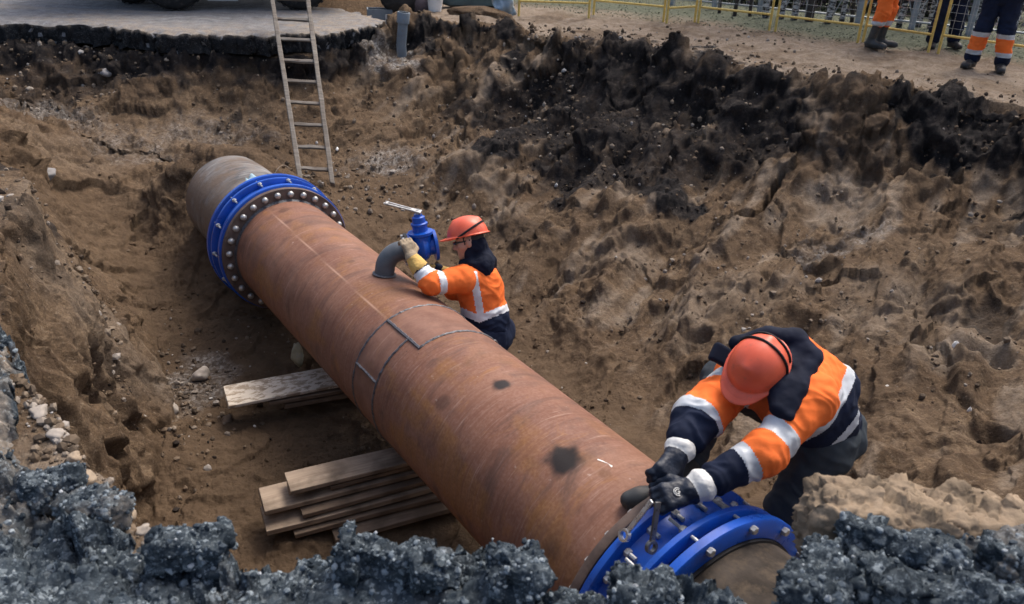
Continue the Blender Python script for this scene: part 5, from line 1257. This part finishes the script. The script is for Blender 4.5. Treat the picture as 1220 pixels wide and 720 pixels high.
# teal trough and blue bent sheet
c = gz(565, 9); t = thing('metal_trough', c, 'long dark teal metal trough lying beyond the pit edge', 'trough', GB)
b = MB(); prof = [(-.22, .20), (-.20, .03), (-.06, 0), (.06, 0), (.20, .03), (.22, .20)]; v = []; f = []
for i in range(9):
    for a, h in prof: v.append(c+X_*(-.62+i*.155)+Y_*a*(1-.5*(i == 0))+U_*(h+.01+.05*(i == 0)))
    for a, h in reversed(prof): v.append(c+X_*(-.62+i*.155)+Y_*a*.94*(1-.5*(i == 0))+U_*(h+.025+.05*(i == 0)))
m_ = 12
for i in range(8):
    for k in range(m_): f.append((i*m_+k, i*m_+(k+1) % m_, (i+1)*m_+(k+1) % m_, (i+1)*m_+k))
f.append(tuple(range(m_))); f.append(tuple(range(8*m_, 9*m_))[::-1]); b.add(v, f); b.build('trough', SHEET, t)
c = gz(598, 16); sheet('sheet_scrap', c+U_*.22, [nrm(X_*.8+U_*.3), nrm(U_-X_*.3), nrm(-Y_+U_*.1)], (.34, .55), SHEETB, 'pale blue bent sheet standing at the end of the teal trough', 'sheet scrap', .12, 12)
rock('soil_heap', gz(572, 18), .34, SOIL, 21, 4, (1.3, .7, .45), .4, label='low brown heap of soil in front of the teal trough', category='soil heap')

# soft strip of grass beyond the fence
def grass():
    n = 9000; v = np.zeros((n, 3, 3)); 
    x = RNG.uniform(-1, 14, n); y = RNG.uniform(0, 1, n)**1.4*7+15.6-.62*(x+.2)*1.0; y = np.maximum(y, 9.5)
    z = height(x, y); h = RNG.uniform(.010, .028, n); a = RNG.uniform(0, 6.28, n); w = .012
    v[:, 0] = np.stack([x-w*np.cos(a), y-w*np.sin(a), z], -1); v[:, 1] = np.stack([x+w*np.cos(a), y+w*np.sin(a), z], -1)
    v[:, 2] = np.stack([x+RNG.normal(0, .03, n), y+RNG.normal(0, .03, n), z+h], -1)
    m = vary('dull grass', (.105, .112, .078), .35, 3, .8)
    link('grass', mesh_np('grass', v.reshape(-1, 3), None, np.arange(n*3).reshape(-1, 3), [m], smooth=False), kind='stuff')
grass()
BARK = Mat('birch bark', .7, 0, .3)
_n = BARK.noise(1.0, 6, BARK.vec((3, 3, 14)), .75)
BARK.col(BARK.ramp(_n, [(.50, (.025, .024, .023)), (.54, (.45, .445, .43)), (.7, (.72, .71, .69))])); BARK.bump(_n, .4, .01); BARK = BARK.m
DBARK = vary('dark bark', (.05, .042, .036), .4, 14, .9, 0, .8, 40)
LEAF = vary('dark foliage', (.035, .05, .022), .5, 3, .6); TWIG = vary('twigs', (.07, .055, .045), .4, 9, .9)
def tree(x, y, h, r, mat, label, seed, crown=True):
    g = np.random.default_rng(seed); z = height(x, y)-.05; o = V3(x, y, z)
    t = thing('birch_tree' if mat is BARK else 'bare_tree', o, label, 'tree', 'trees behind the fence')
    b = MB(); n = 9; lean = g.normal(0, .02, 2); pts = [o+V3(lean[0]*h*i/n+g.normal(0, .03)*(i > 0), lean[1]*h*i/n+g.normal(0, .03)*(i > 0), h*i/n) for i in range(n+1)]
    b.tube(pts, [r*(1.25 if i == 0 else 1-.75*i/n) for i in range(n+1)], 12)
    b.build('trunk', mat, t)
    cr = MB()
    for k in range(14):
        i = g.integers(3, n); p = pts[i]; a = g.uniform(0, 6.28); L = g.uniform(.8, 1.7)*h/8; d = V3(math.cos(a), math.sin(a), g.uniform(.3, 1.0)); e = p+d*L
        cr.tube([p, p+d*L*.5+g.normal(0, .06, 3), e], [r*.28, r*.18, .008], 5)
        for _ in range(5):
            q = p+d*L*g.uniform(.3, 1); e2 = q+g.normal(0, .35, 3)+V3(0, 0, -.1); cr.tube([q, e2], [.010, .003], 3, 0, False)
    cr.build('crown', TWIG, t)
def gp(px, py): 
    p = atz(px, py); return p[0], p[1]
TR = [(912, 22, .12, 0), (946, 24, .11, 0), (964, 26, .14, 1), (985, 28, .12, 0), (875, 20, .07, 1), (893, 20, .06, 1), (1092, 32, .13, 0), (1108, 34, .10, 0), (1135, 35, .10, 0), (1204, 42, .13, 0), (857, 16, .06, 1), (1046, 30, .10, 1), (1015, 27, .07, 1), (930, 23, .10, 0), (1002, 28, .09, 0), (1070, 33, .10, 0), (1160, 38, .11, 0)]
names = ['white birch trunk left of the fence gap', 'birch trunk with black marks seen through the fifth panel', 'thick dark trunk between two birches', 'birch trunk just left of the orange trousers', 'slim dark trunk behind the fourth panel', 'slim dark trunk close to the white birch', 'birch trunk left of the leaning post pair',
         'birch trunk behind the leaning post pair', 'birch trunk behind the dark trousers', 'birch trunk at the right edge of the picture', 'thin dark trunk above the bushes on the left', 'dark trunk right behind the orange trousers', 'thin dark trunk in the lattice fence', 'slim birch between the white birch and the marked one', 'slim birch left of the orange jacket', 'slim birch right of the orange jacket', 'slim birch between the navy legs and the dark trousers']
for k, ((px, py, r, m_), nm) in enumerate(zip(TR, names)):
    x, y = gp(px, py); tree(x, y, 7+k % 3, r*.42, DBARK if m_ else BARK, nm, 100+k)
# grey lattice fence far behind
GREYF = vary('grey fence steel', (.28, .31, .33), .2, 9, .5, .2, .1)
la_, lb_ = atz(800, 6), atz(1225, 50); lv = lb_-la_; ln = 7
for i in range(ln):
    a, c = la_+lv*i/ln, la_+lv*(i+1)/ln; a[2] = height(a[0], a[1]); c[2] = height(c[0], c[1])
    t = thing('lattice_fence', (a+c)/2, ['far left', 'second', 'third', 'middle', 'fifth', 'sixth', 'far right'][i]+' bay of the grey lattice fence in front of the trees', 'fence', 'bays of the grey lattice fence')
    b = MB(); b.box(a+V3(0, 0, .7), [nrm(lv), nrm(np.cross([0, 0, 1], lv)), V3(0, 0, 1)], (.09, .09, 1.4)); b.build('post', GREYF, t)
    x = c-a; L = np.linalg.norm(x); bb = MB()
    for h in (.12, .55, 1.2): bb.tube([a+V3(0, 0, h), c+V3(0, 0, h)], .018, 6)
    nk_ = int(L/.32)
    for k in range(nk_):
        s0 = k/nk_; s1 = (k+1)/nk_; bb.tube([a+x*s0+V3(0, 0, .12), a+x*s1+V3(0, 0, 1.2)], .010, 5, 0, False); bb.tube([a+x*s1+V3(0, 0, .12), a+x*s0+V3(0, 0, 1.2)], .010, 5, 0, False)
    bb.build('lattice', GREYF, t)
# undergrowth: each bush its own clump of leaves and twigs
def bush(x, y, r, mat, label, seed, n=900):
    g = np.random.default_rng(seed); z = height(x, y); o = V3(x, y, z)
    t = thing('bush', o, label, 'bush', 'bushes behind the lattice fence')
    c = g.normal(size=(n, 3)); c /= np.linalg.norm(c, axis=1, keepdims=True); c *= (g.uniform(.3, 1, (n, 1))**.5)*r*(1+.35*fbm(c*1.0, 1.6, 2, seed))[:, None]; c[:, 2] = np.abs(c[:, 2])*1.2
    u = g.normal(size=(n, 3)); u /= np.linalg.norm(u, axis=1, keepdims=True); w = np.cross(u, g.normal(size=(n, 3))); w /= np.linalg.norm(w, axis=1, keepdims=True); s = g.uniform(.03, .07, (n, 1))
    v = np.stack([c-u*s, c+w*s*.5, c+u*s, c-w*s*.5], 1)+o
    link('foliage', mesh_np('foliage', v.reshape(-1, 3), np.arange(n*4).reshape(-1, 4), None, [mat], smooth=False), t)
    b = MB()
    for k in range(14):
        a = g.uniform(0, 6.28); b.tube([o, o+V3(math.cos(a)*r*.4, math.sin(a)*r*.4, r*.7), o+V3(math.cos(a)*r*.8, math.sin(a)*r*.8, r*1.15)], [.02, .012, .004], 4)
    b.build('stems', TWIG, t)
GREENL = vary('bright green leaves', (.05, .22, .06), .3, 4, .5); PURP = vary('dull purple twigs', (.075, .06, .072), .4, 4, .8)
BS = [(750, -3, .8, 1), (775, -1, .7, 0), (803, 0, .55, 2), (830, 0, .8, 1), (860, 4, .75, 0), (895, 7, .8, 1), (925, 10, .8, 0), (955, 12, .8, 1), (985, 14, .8, 0), (1015, 16, .85, 1), (1050, 18, .8, 0), (1085, 20, .8, 1), (1120, 23, .8, 0), (1155, 26, .85, 1), (1190, 29, .8, 0), (1222, 32, .9, 1), (720, -5, .8, 0), (690, -8, .8, 1)]
bn = ['dull purple bush above the second panel', 'dark green bush left of the bright green one', 'bright green bush over the short panel', 'purple twiggy bush right of the bright green one', 'dark bush behind the fourth panel', 'purple bush behind the slim trunks', 'dark bush behind the white birch', 'purple bush between two birches', 'dark bush behind the thick trunk', 'purple bush left of the orange trousers', 'dark bush behind the orange trousers', 'purple bush right of the orange trousers',
      'dark bush behind the dark trousers', 'purple bush left of the navy trousers', 'dark bush behind the navy trousers', 'purple bush at the right edge', 'dark bush above the second panel post', 'purple bush above the first panel']
for k, ((px, py, r, m_), nm) in enumerate(zip(BS, bn)):
    x, y = gp(px, py); y += .8; bush(x, y, r, [LEAF, PURP, GREENL][m_], nm, 300+k)
HEDGE = vary('far undergrowth', (.030, .031, .027), .5, 2, .9)
# ------------------------------------------------------------------ stones, litter
STONE = vary('pale stone', (.33, .29, .25), .3, 9, .9, 0, .5, 50)
STONED = vary('grey stone', (.20, .19, .185), .3, 9, .9, 0, .5, 50)
YSTONE = vary('yellowish stone', (.42, .40, .28), .3, 12, .85, 0, .4, 50, dirt=(.25, .33, .38), dirt_amt=.6)
CLODM = vary('sandy clod', (.15, .11, .078), .35, 9, .95, 0, .9, 40, .1, dirt=(.07, .055, .042))
GS = 'loose stones in the pit'
def stone(px, py, r, mat, label, seed, sq=(1, .8, .7), cat='stone', name='stone', sink=.3, grp=GS):
    p = ground_at(px, py); p = p+V3(0, 0, r*(1-sink)*sq[2])
    rock(name, p, r, mat, seed, 3, sq, .35, rot=seed*1.3, label=label, category=cat, group=grp)
stone(240, 452, .085, STONE, 'pale pointed stone on the pit floor left of the planks', 1)
stone(356, 437, .10, YSTONE, 'yellowish stone standing behind the far planks', 2, (.6, .5, 1.2), sink=.1)
stone(47, 214, .12, STONED, 'large grey brown clod jutting out of the left pit wall', 3, (1.6, .8, .6), 'clod', 'clod', .5)
stone(205, 492, .07, STONE, 'broken pale stone at the foot of the left wall', 4)
stone(196, 480, .06, STONE, 'small pale lump just above the broken stone', 5)
stone(272, 503, .05, CLODM, 'small brown clod on the pit floor below the far planks', 6, cat='clod', name='clod')
stone(127, 92, .09, STONED, 'grey stone on the slope below the far road', 7)
stone(402, 180, .035, PAPER, 'white scrap of litter on the slope right of the ladder', 11, (1.2, .6, .7), 'litter', 'litter', .0, None)
# pebbles too many to count, joined
def pebbles(name, spots, mat, kindn, seed):
    g = np.random.default_rng(seed); bm = bmesh.new(); bmesh.ops.create_icosphere(bm, subdivisions=1, radius=1); bv = np.array([q.co[:] for q in bm.verts]); bf = np.array([[q.index for q in f.verts] for f in bm.faces]); bm.free()
    V = []; Fc = []; k = 0
    for x, y, z, r in spots:
        s = g.uniform(.6, 1.2, 3)*r; v = bv*(1+g.normal(0, .16, (len(bv), 1)))*s; a = g.uniform(0, 6.28); c, n_ = math.cos(a), math.sin(a)
        v = v @ np.array([[c, n_, 0], [-n_, c, 0], [0, 0, 1]])+V3(x, y, z+s[2]*.3); V.append(v); Fc.append(bf+k); k += len(bv)
    link(name, mesh_np(name, np.concatenate(V), None, np.concatenate(Fc), [mat], smooth=False), kind=kindn)
def scatter(n, cx, cy, rx, ry, r0, r1, seed):
    g = np.random.default_rng(seed); x = cx+g.normal(0, rx, n); y = cy+g.normal(0, ry, n); z = height(x, y); r = r0+(r1-r0)*g.uniform(0, 1, n)**3
    return list(zip(x, y, z, r))
PEB1 = Mat('pebble mix', .9, 0, .2); _o = PEB1.N('ShaderNodeNewGeometry'); PEB1.col(PEB1.ramp(_o.outputs['Random Per Island'], [(0, (.06, .045, .033)), (.5, (.15, .11, .075)), (.82, (.22, .18, .14)), (.985, (.30, .27, .24)), (1, (.62, .6, .57))])); PEB1 = PEB1.m

# broken asphalt and road-base lumps lying along the near edge
AGG = []
def chunk(c, R, h, mat, label, seed, dv=.007, name='asphalt_chunk', cat='asphalt chunk', rd=.02, dustk=0.0, rel=.8, warp=.035):
    c = V3(*c); R = np.asarray(R); L = np.linalg.norm(h)+.05
    def fn(P):
        Q = P+.5*np.stack([fbm(P, 5, 2, seed), fbm(P, 5, 2, seed+1), fbm(P, 5, 2, seed+2)], -1)*warp
        return sd_box(Q, c, R, h, rd)-fbm(P, 7, 2, seed+5)*.016-fbm(P, 16, 3, seed+3)*.007
    v, q = surf(fn, c-L, c+L, dv)
    n = vnorm(v, q); v = v+n*(rel*(facets(v, 11, 53+seed)*.040+facets(v, 30, 55)*.013+facets(v, 75, 57)*.004)+fbm(v, 50, 2, 7)*.004)[:, None]
    du = np.clip(dustk*(.4+1.4*fbm(v, 6, 3, seed)), 0, 1)
    if mat is ASPH: AGG.extend(v[RNG.integers(0, len(v), 260)])
    o = link(name, mesh_np(name, v, q, None, [mat], attrs=dict(dust=du)), None, c); o['label'] = label; o['category'] = cat; o['group'] = 'lumps along the near edge of the pit'; return o
def axes(yaw, pitch=0, roll=0):
    from mathutils import Euler
    return np.array(Euler((pitch, roll, yaw)).to_matrix()).T
chunk(at(1090, 655, 2.28), axes(-.18, -.50, .16), (.20, .085, .045), ASPH, 'big tilted asphalt slab lying on the sandy heap at lower right', 1, rel=.6, warp=.035)
chunk(at(1010, 668, 2.30), axes(.3, -.3, -.2), (.10, .07, .06), ASPH, 'dark asphalt lump left of the big tilted slab', 2)
chunk(at(1205, 672, 2.25), axes(.2, -.3, .2), (.12, .09, .06), ASPH, 'asphalt lump cut off by the right edge of the picture', 3, dustk=.4)
chunk(at(985, 705, 2.16), axes(.9, -.3, .1), (.14, .08, .07), ASPH, 'asphalt lump hanging over the grey pipe stub', 4)
chunk(at(1120, 712, 2.12), axes(-.1, -.2, .05), (.20, .07, .05), ASPH, 'low asphalt piece under the big tilted slab', 5)
chunk(at(58, 582, 2.62), axes(.4, -.2, .2), (.085, .055, .045), ASPH, 'dark oblong asphalt lump in the sandy band at lower left', 6, dustk=.2, rel=.5, warp=.02)
chunk(at(112, 608, 2.52), axes(-.3, -.2, -.1), (.10, .06, .05), ASPH, 'asphalt lump right of the oblong one, dusted with sand', 7, dustk=.5, rel=.5, warp=.02)
chunk(at(612, 682, 2.26), axes(.2, .1, .3), (.06, .07, .07), ASPH, 'upright asphalt corner beside the notch over the rusty pipe', 10)
chunk(at(225, 655, 2.38), axes(.2, -.2, .1), (.10, .07, .05), ASPH, 'asphalt lump on the crest left of the planks', 11, rel=.6, warp=.03)
chunk(at(470, 672, 2.28), axes(-.1, -.25, .05), (.17, .05, .05), ASPH, 'long asphalt lump on the crest below the planks', 12)
chunk(at(770, 712, 2.18), axes(.15, -.2, .0), (.09, .06, .05), ASPH, 'asphalt lump on the crest in front of the blue coupling', 13)
SANDH = vary('loose sandy soil', (.22, .168, .118), .45, 7, .95, 0, .9, 60, .1, dirt=(.17, .12, .08))
chunk(at(1085, 645, 2.50), axes(-.08, -.15, .05), (.31, .15, .14), SANDH, 'pale sandy soil heap behind the big tilted asphalt slab', 14, .008, 'soil_heap', 'soil heap', .07, rel=.8)
chunk(at(1200, 650, 2.48), axes(.1, -.15, .1), (.20, .12, .10), SANDH, 'sandy soil lump at the right edge behind the asphalt', 15, .009, 'soil_heap', 'soil heap', .06, rel=.5)
SANDL = vary('sandy road base', (.33, .26, .19), .35, 9, .95, 0, .9, 50, .1, dirt=(.18, .13, .09))
for k, (x, y, r) in enumerate(((-1.62, 2.42, .032), (-1.40, 2.18, .036), (-1.76, 2.56, .036), (-1.20, 2.04, .030), (-1.13, 1.98, .024), (-1.50, 2.30, .028))):
    p = V3(x, y, float(height(x, y))+r*.35)
    rock('base_stone', p, r, SANDL if k % 2 else STONE, 60+k, 3, (1.1, .9, .7), .35, rot=k, label=['pale stone at the top of the sandy band', 'brown base lump between the asphalt lumps', 'pale stone left of the oblong asphalt lump', 'brown lump at the right end of the sandy band', 'pale stone on the crest at the end of the band', 'brown lump half under the asphalt crest'][k], category='stone', group='stones in the sandy band at lower left')

# scraps on the grey pipe behind the far coupling
g0 = on_pipe(-.50, 8, .484); gu = nrm(g0-(PA-PU*.5))
sheet('paper_scrap', g0+gu*.02, [nrm(PU+PS*.4), nrm(PS-PU*.4), gu], (.17, .12), vary('pale blue paper', (.25, .36, .42), .3, 20, .8, 0, .2), 'crumpled pale blue scrap lying on the grey pipe', 'paper scrap', .025, 9, .003, None, 4)
def lump():
    c = on_pipe(-.42, -14, .50)
    def fn(P): return sd_ell(P, c, np.array([PU, PS, PT]), (.13, .16, .045))+.03*fbm(P, 9, 3, 3)
    v, q = surf(fn, c-.26, c+.26, .01); o = link('soil_clump', mesh_np('soil_clump', v, q, None, [CLODM]), None, c); o['label'] = 'brown clump of soil on top of the grey pipe beside the blue scrap'; o['category'] = 'soil clump'
lump()
t = thing('wire', on_pipe(-.45, -10, .5), 'pale bent wire sticking up from the soil on the grey pipe', 'wire'); b = MB(); w0 = on_pipe(-.45, -10, .5)
b.tube([w0+(-PS*.18*k/9+PT*(.09*math.sin(k/9*2.6)+.02)-PU*.06*k/9) for k in range(10)], .004, 6); b.build('strand', SANDL, t)
sp_ = []
for (px, py, n, sx, sy, r0, r1) in ((190, 470, 500, .35, .5, .005, .028), (150, 420, 300, .3, .5, .006, .035), (60, 90, 400, .7, .5, .006, .05), (240, 120, 300, .8, .5, .006, .035), (440, 220, 350, .7, .5, .008, .04), (560, 130, 500, 1.3, .8, .006, .035),
                             (700, 110, 500, 1.2, .8, .006, .035), (800, 160, 400, 1.2, .7, .006, .035), (1000, 270, 250, 1.2, .9, .005, .028), (900, 340, 300, .8, .6, .005, .03), (1130, 420, 250, .5, .5, .005, .03), (300, 400, 200, 1.0, 1.0, .004, .02), (560, 470, 150, .5, .5, .004, .02), (900, 80, 300, 2.0, .5, .006, .03), (700, 40, 300, 1.8, .5, .006, .035)):
    c = ground_at(px, py); sp_ += scatter(n, c[0], c[1], sx, sy, r0, r1, px)
sp_ = [q for q in sp_ if not (np.linalg.norm(np.cross(V3(q[0], q[1], q[2])-PA, PU)) < .5)]
pebbles('pebbles', sp_, PEB1, 'stuff', 5)

# dark and brown crumbs fallen from the topsoil along the lip
CRUMB = Mat('soil crumbs', .95, 0, .1); _o = CRUMB.N('ShaderNodeNewGeometry'); CRUMB.col(CRUMB.ramp(_o.outputs['Random Per Island'], [(0, (.022, .018, .016)), (.4, (.045, .034, .027)), (.6, (.10, .072, .05)), (1, (.18, .13, .09))])); CRUMB.bump(CRUMB.noise(40, 4), .6, .01); CRUMB = CRUMB.m
g = np.random.default_rng(8); cs = []
for i in range(8, 24):
    a, b_ = RIM[i], RIM[i+1]
    for k in range(int(np.linalg.norm(b_-a)*22)):
        p = a+(b_-a)*g.uniform(); n_ = g.normal(.30, .35); dd = nrm(np.append(V3(-.3, 6.5, 0)[:2]-p, 0)); x, y = p[0]-dd[0]*n_, p[1]-dd[1]*n_
        cs.append((x, y, float(height(x, y)), .010+.045*g.uniform()**3))
for (px, py, n, sx, sy) in ((700, 130, 200, 1.2, .9), (60, 90, 250, .7, .5), (800, 200, 120, .4, .5), (1140, 150, 120, .4, .4), (960, 420, 90, .9, .9), (120, 420, 200, .4, .6)):
    c = ground_at(px, py); cs += [(q[0], q[1], q[2], q[3]) for q in scatter(n, c[0], c[1], sx, sy, .006, .03, px+3)]
cs = [q for q in cs if not (np.linalg.norm(np.cross(V3(q[0], q[1], q[2])-PA, PU)) < .52)]
pebbles('soil_crumbs', cs, CRUMB, 'stuff', 6)

# the crumbly skin of the cut: thousands of small clods in the colour of the soil they lie on
def clods(n, seed):
    g = np.random.default_rng(seed); bm = bmesh.new(); bmesh.ops.create_icosphere(bm, subdivisions=1, radius=1); bv = np.array([q.co[:] for q in bm.verts]); bf = np.array([[q.index for q in f.verts] for f in bm.faces]); bm.free()
    az = g.uniform(math.radians(-36), math.radians(36), n*6); r = np.exp(g.uniform(math.log(2.6), math.log(13.5), n*6)); x = r*np.sin(az); y = r*np.cos(az); z = height(x, y)
    q = np.stack([x, y, z], -1); k = fbm(q, 1.3, 3, 501)+.35*fbm(q, 5, 2, 502); _, ins = poly_d(x, y, RIM); ok = (g.uniform(-.1, .8, n*6) < k-.38*sst(.3, 1.2, x)*(1-soil_at(x, y)['humus'])) & ins
    ok &= np.linalg.norm(np.cross(q-PA, PU), axis=1) > .55
    q = q[ok][:n]; m = len(q); s = (.005+.020*g.uniform(0, 1, m)**5)*np.clip(np.hypot(q[:, 0], q[:, 1])/6, .55, 1.6)
    v = bv[None]*(1+g.normal(0, .2, (m, len(bv), 1)))*s[:, None, None]*g.uniform(.6, 1.2, (m, 1, 3)); a = g.uniform(0, 6.28, m); c, n_ = np.cos(a)[:, None], np.sin(a)[:, None]
    v = np.stack([v[..., 0]*c-v[..., 1]*n_, v[..., 0]*n_+v[..., 1]*c, v[..., 2]], -1)+q[:, None]+np.array([0, 0, 1])*s[:, None, None]*-.15
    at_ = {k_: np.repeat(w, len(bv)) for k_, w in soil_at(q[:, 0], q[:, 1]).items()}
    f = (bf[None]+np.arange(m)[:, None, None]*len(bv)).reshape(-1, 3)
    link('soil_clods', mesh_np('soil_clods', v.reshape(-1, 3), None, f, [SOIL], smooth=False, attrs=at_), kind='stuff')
clods(10000, 77)

# stones of the asphalt mix standing proud of the broken surface, and the loose road base beside it
AGGM = Mat('asphalt aggregate', .9, 0, .12); _o = AGGM.N('ShaderNodeNewGeometry'); AGGM.col(AGGM.ramp(_o.outputs['Random Per Island'], [(0, (.022, .030, .038)), (.45, (.06, .075, .09)), (.75, (.15, .18, .205)), (.95, (.25, .285, .31)), (1, (.36, .38, .40))])); AGGM.bump(AGGM.noise(150, 3), .4, .002); AGGM = AGGM.m
g = np.random.default_rng(15); n = 9000; x = g.uniform(-2.5, 2.0, n); y = g.uniform(1.2, 3.0, n); ok = near_in(x, y); x, y = x[ok], y[ok]; z, off = near_top(x, y)
ag = [(x[i]+off[i, 0], y[i]+off[i, 1], z[i]-.002, .004+.009*g.uniform()**2) for i in range(len(x))]+[(p[0], p[1], p[2]-.002, .004+.008*g.uniform()**2) for p in AGG]
pebbles('asphalt_aggregate', ag, AGGM, 'stuff', 16)
lb = []
for i in range(900):
    k = g.uniform(); a = V3(-1.08, 1.93, 0)+(V3(-1.95, 2.82, 0)-V3(-1.08, 1.93, 0))*k; o_ = g.normal(0, .055); p = a+V3(.7, .7, 0)*o_
    lb.append((p[0], p[1], float(height(p[0], p[1])), .004+.022*g.uniform()**4))
pebbles('base_gravel', lb, PEB1, 'stuff', 17)
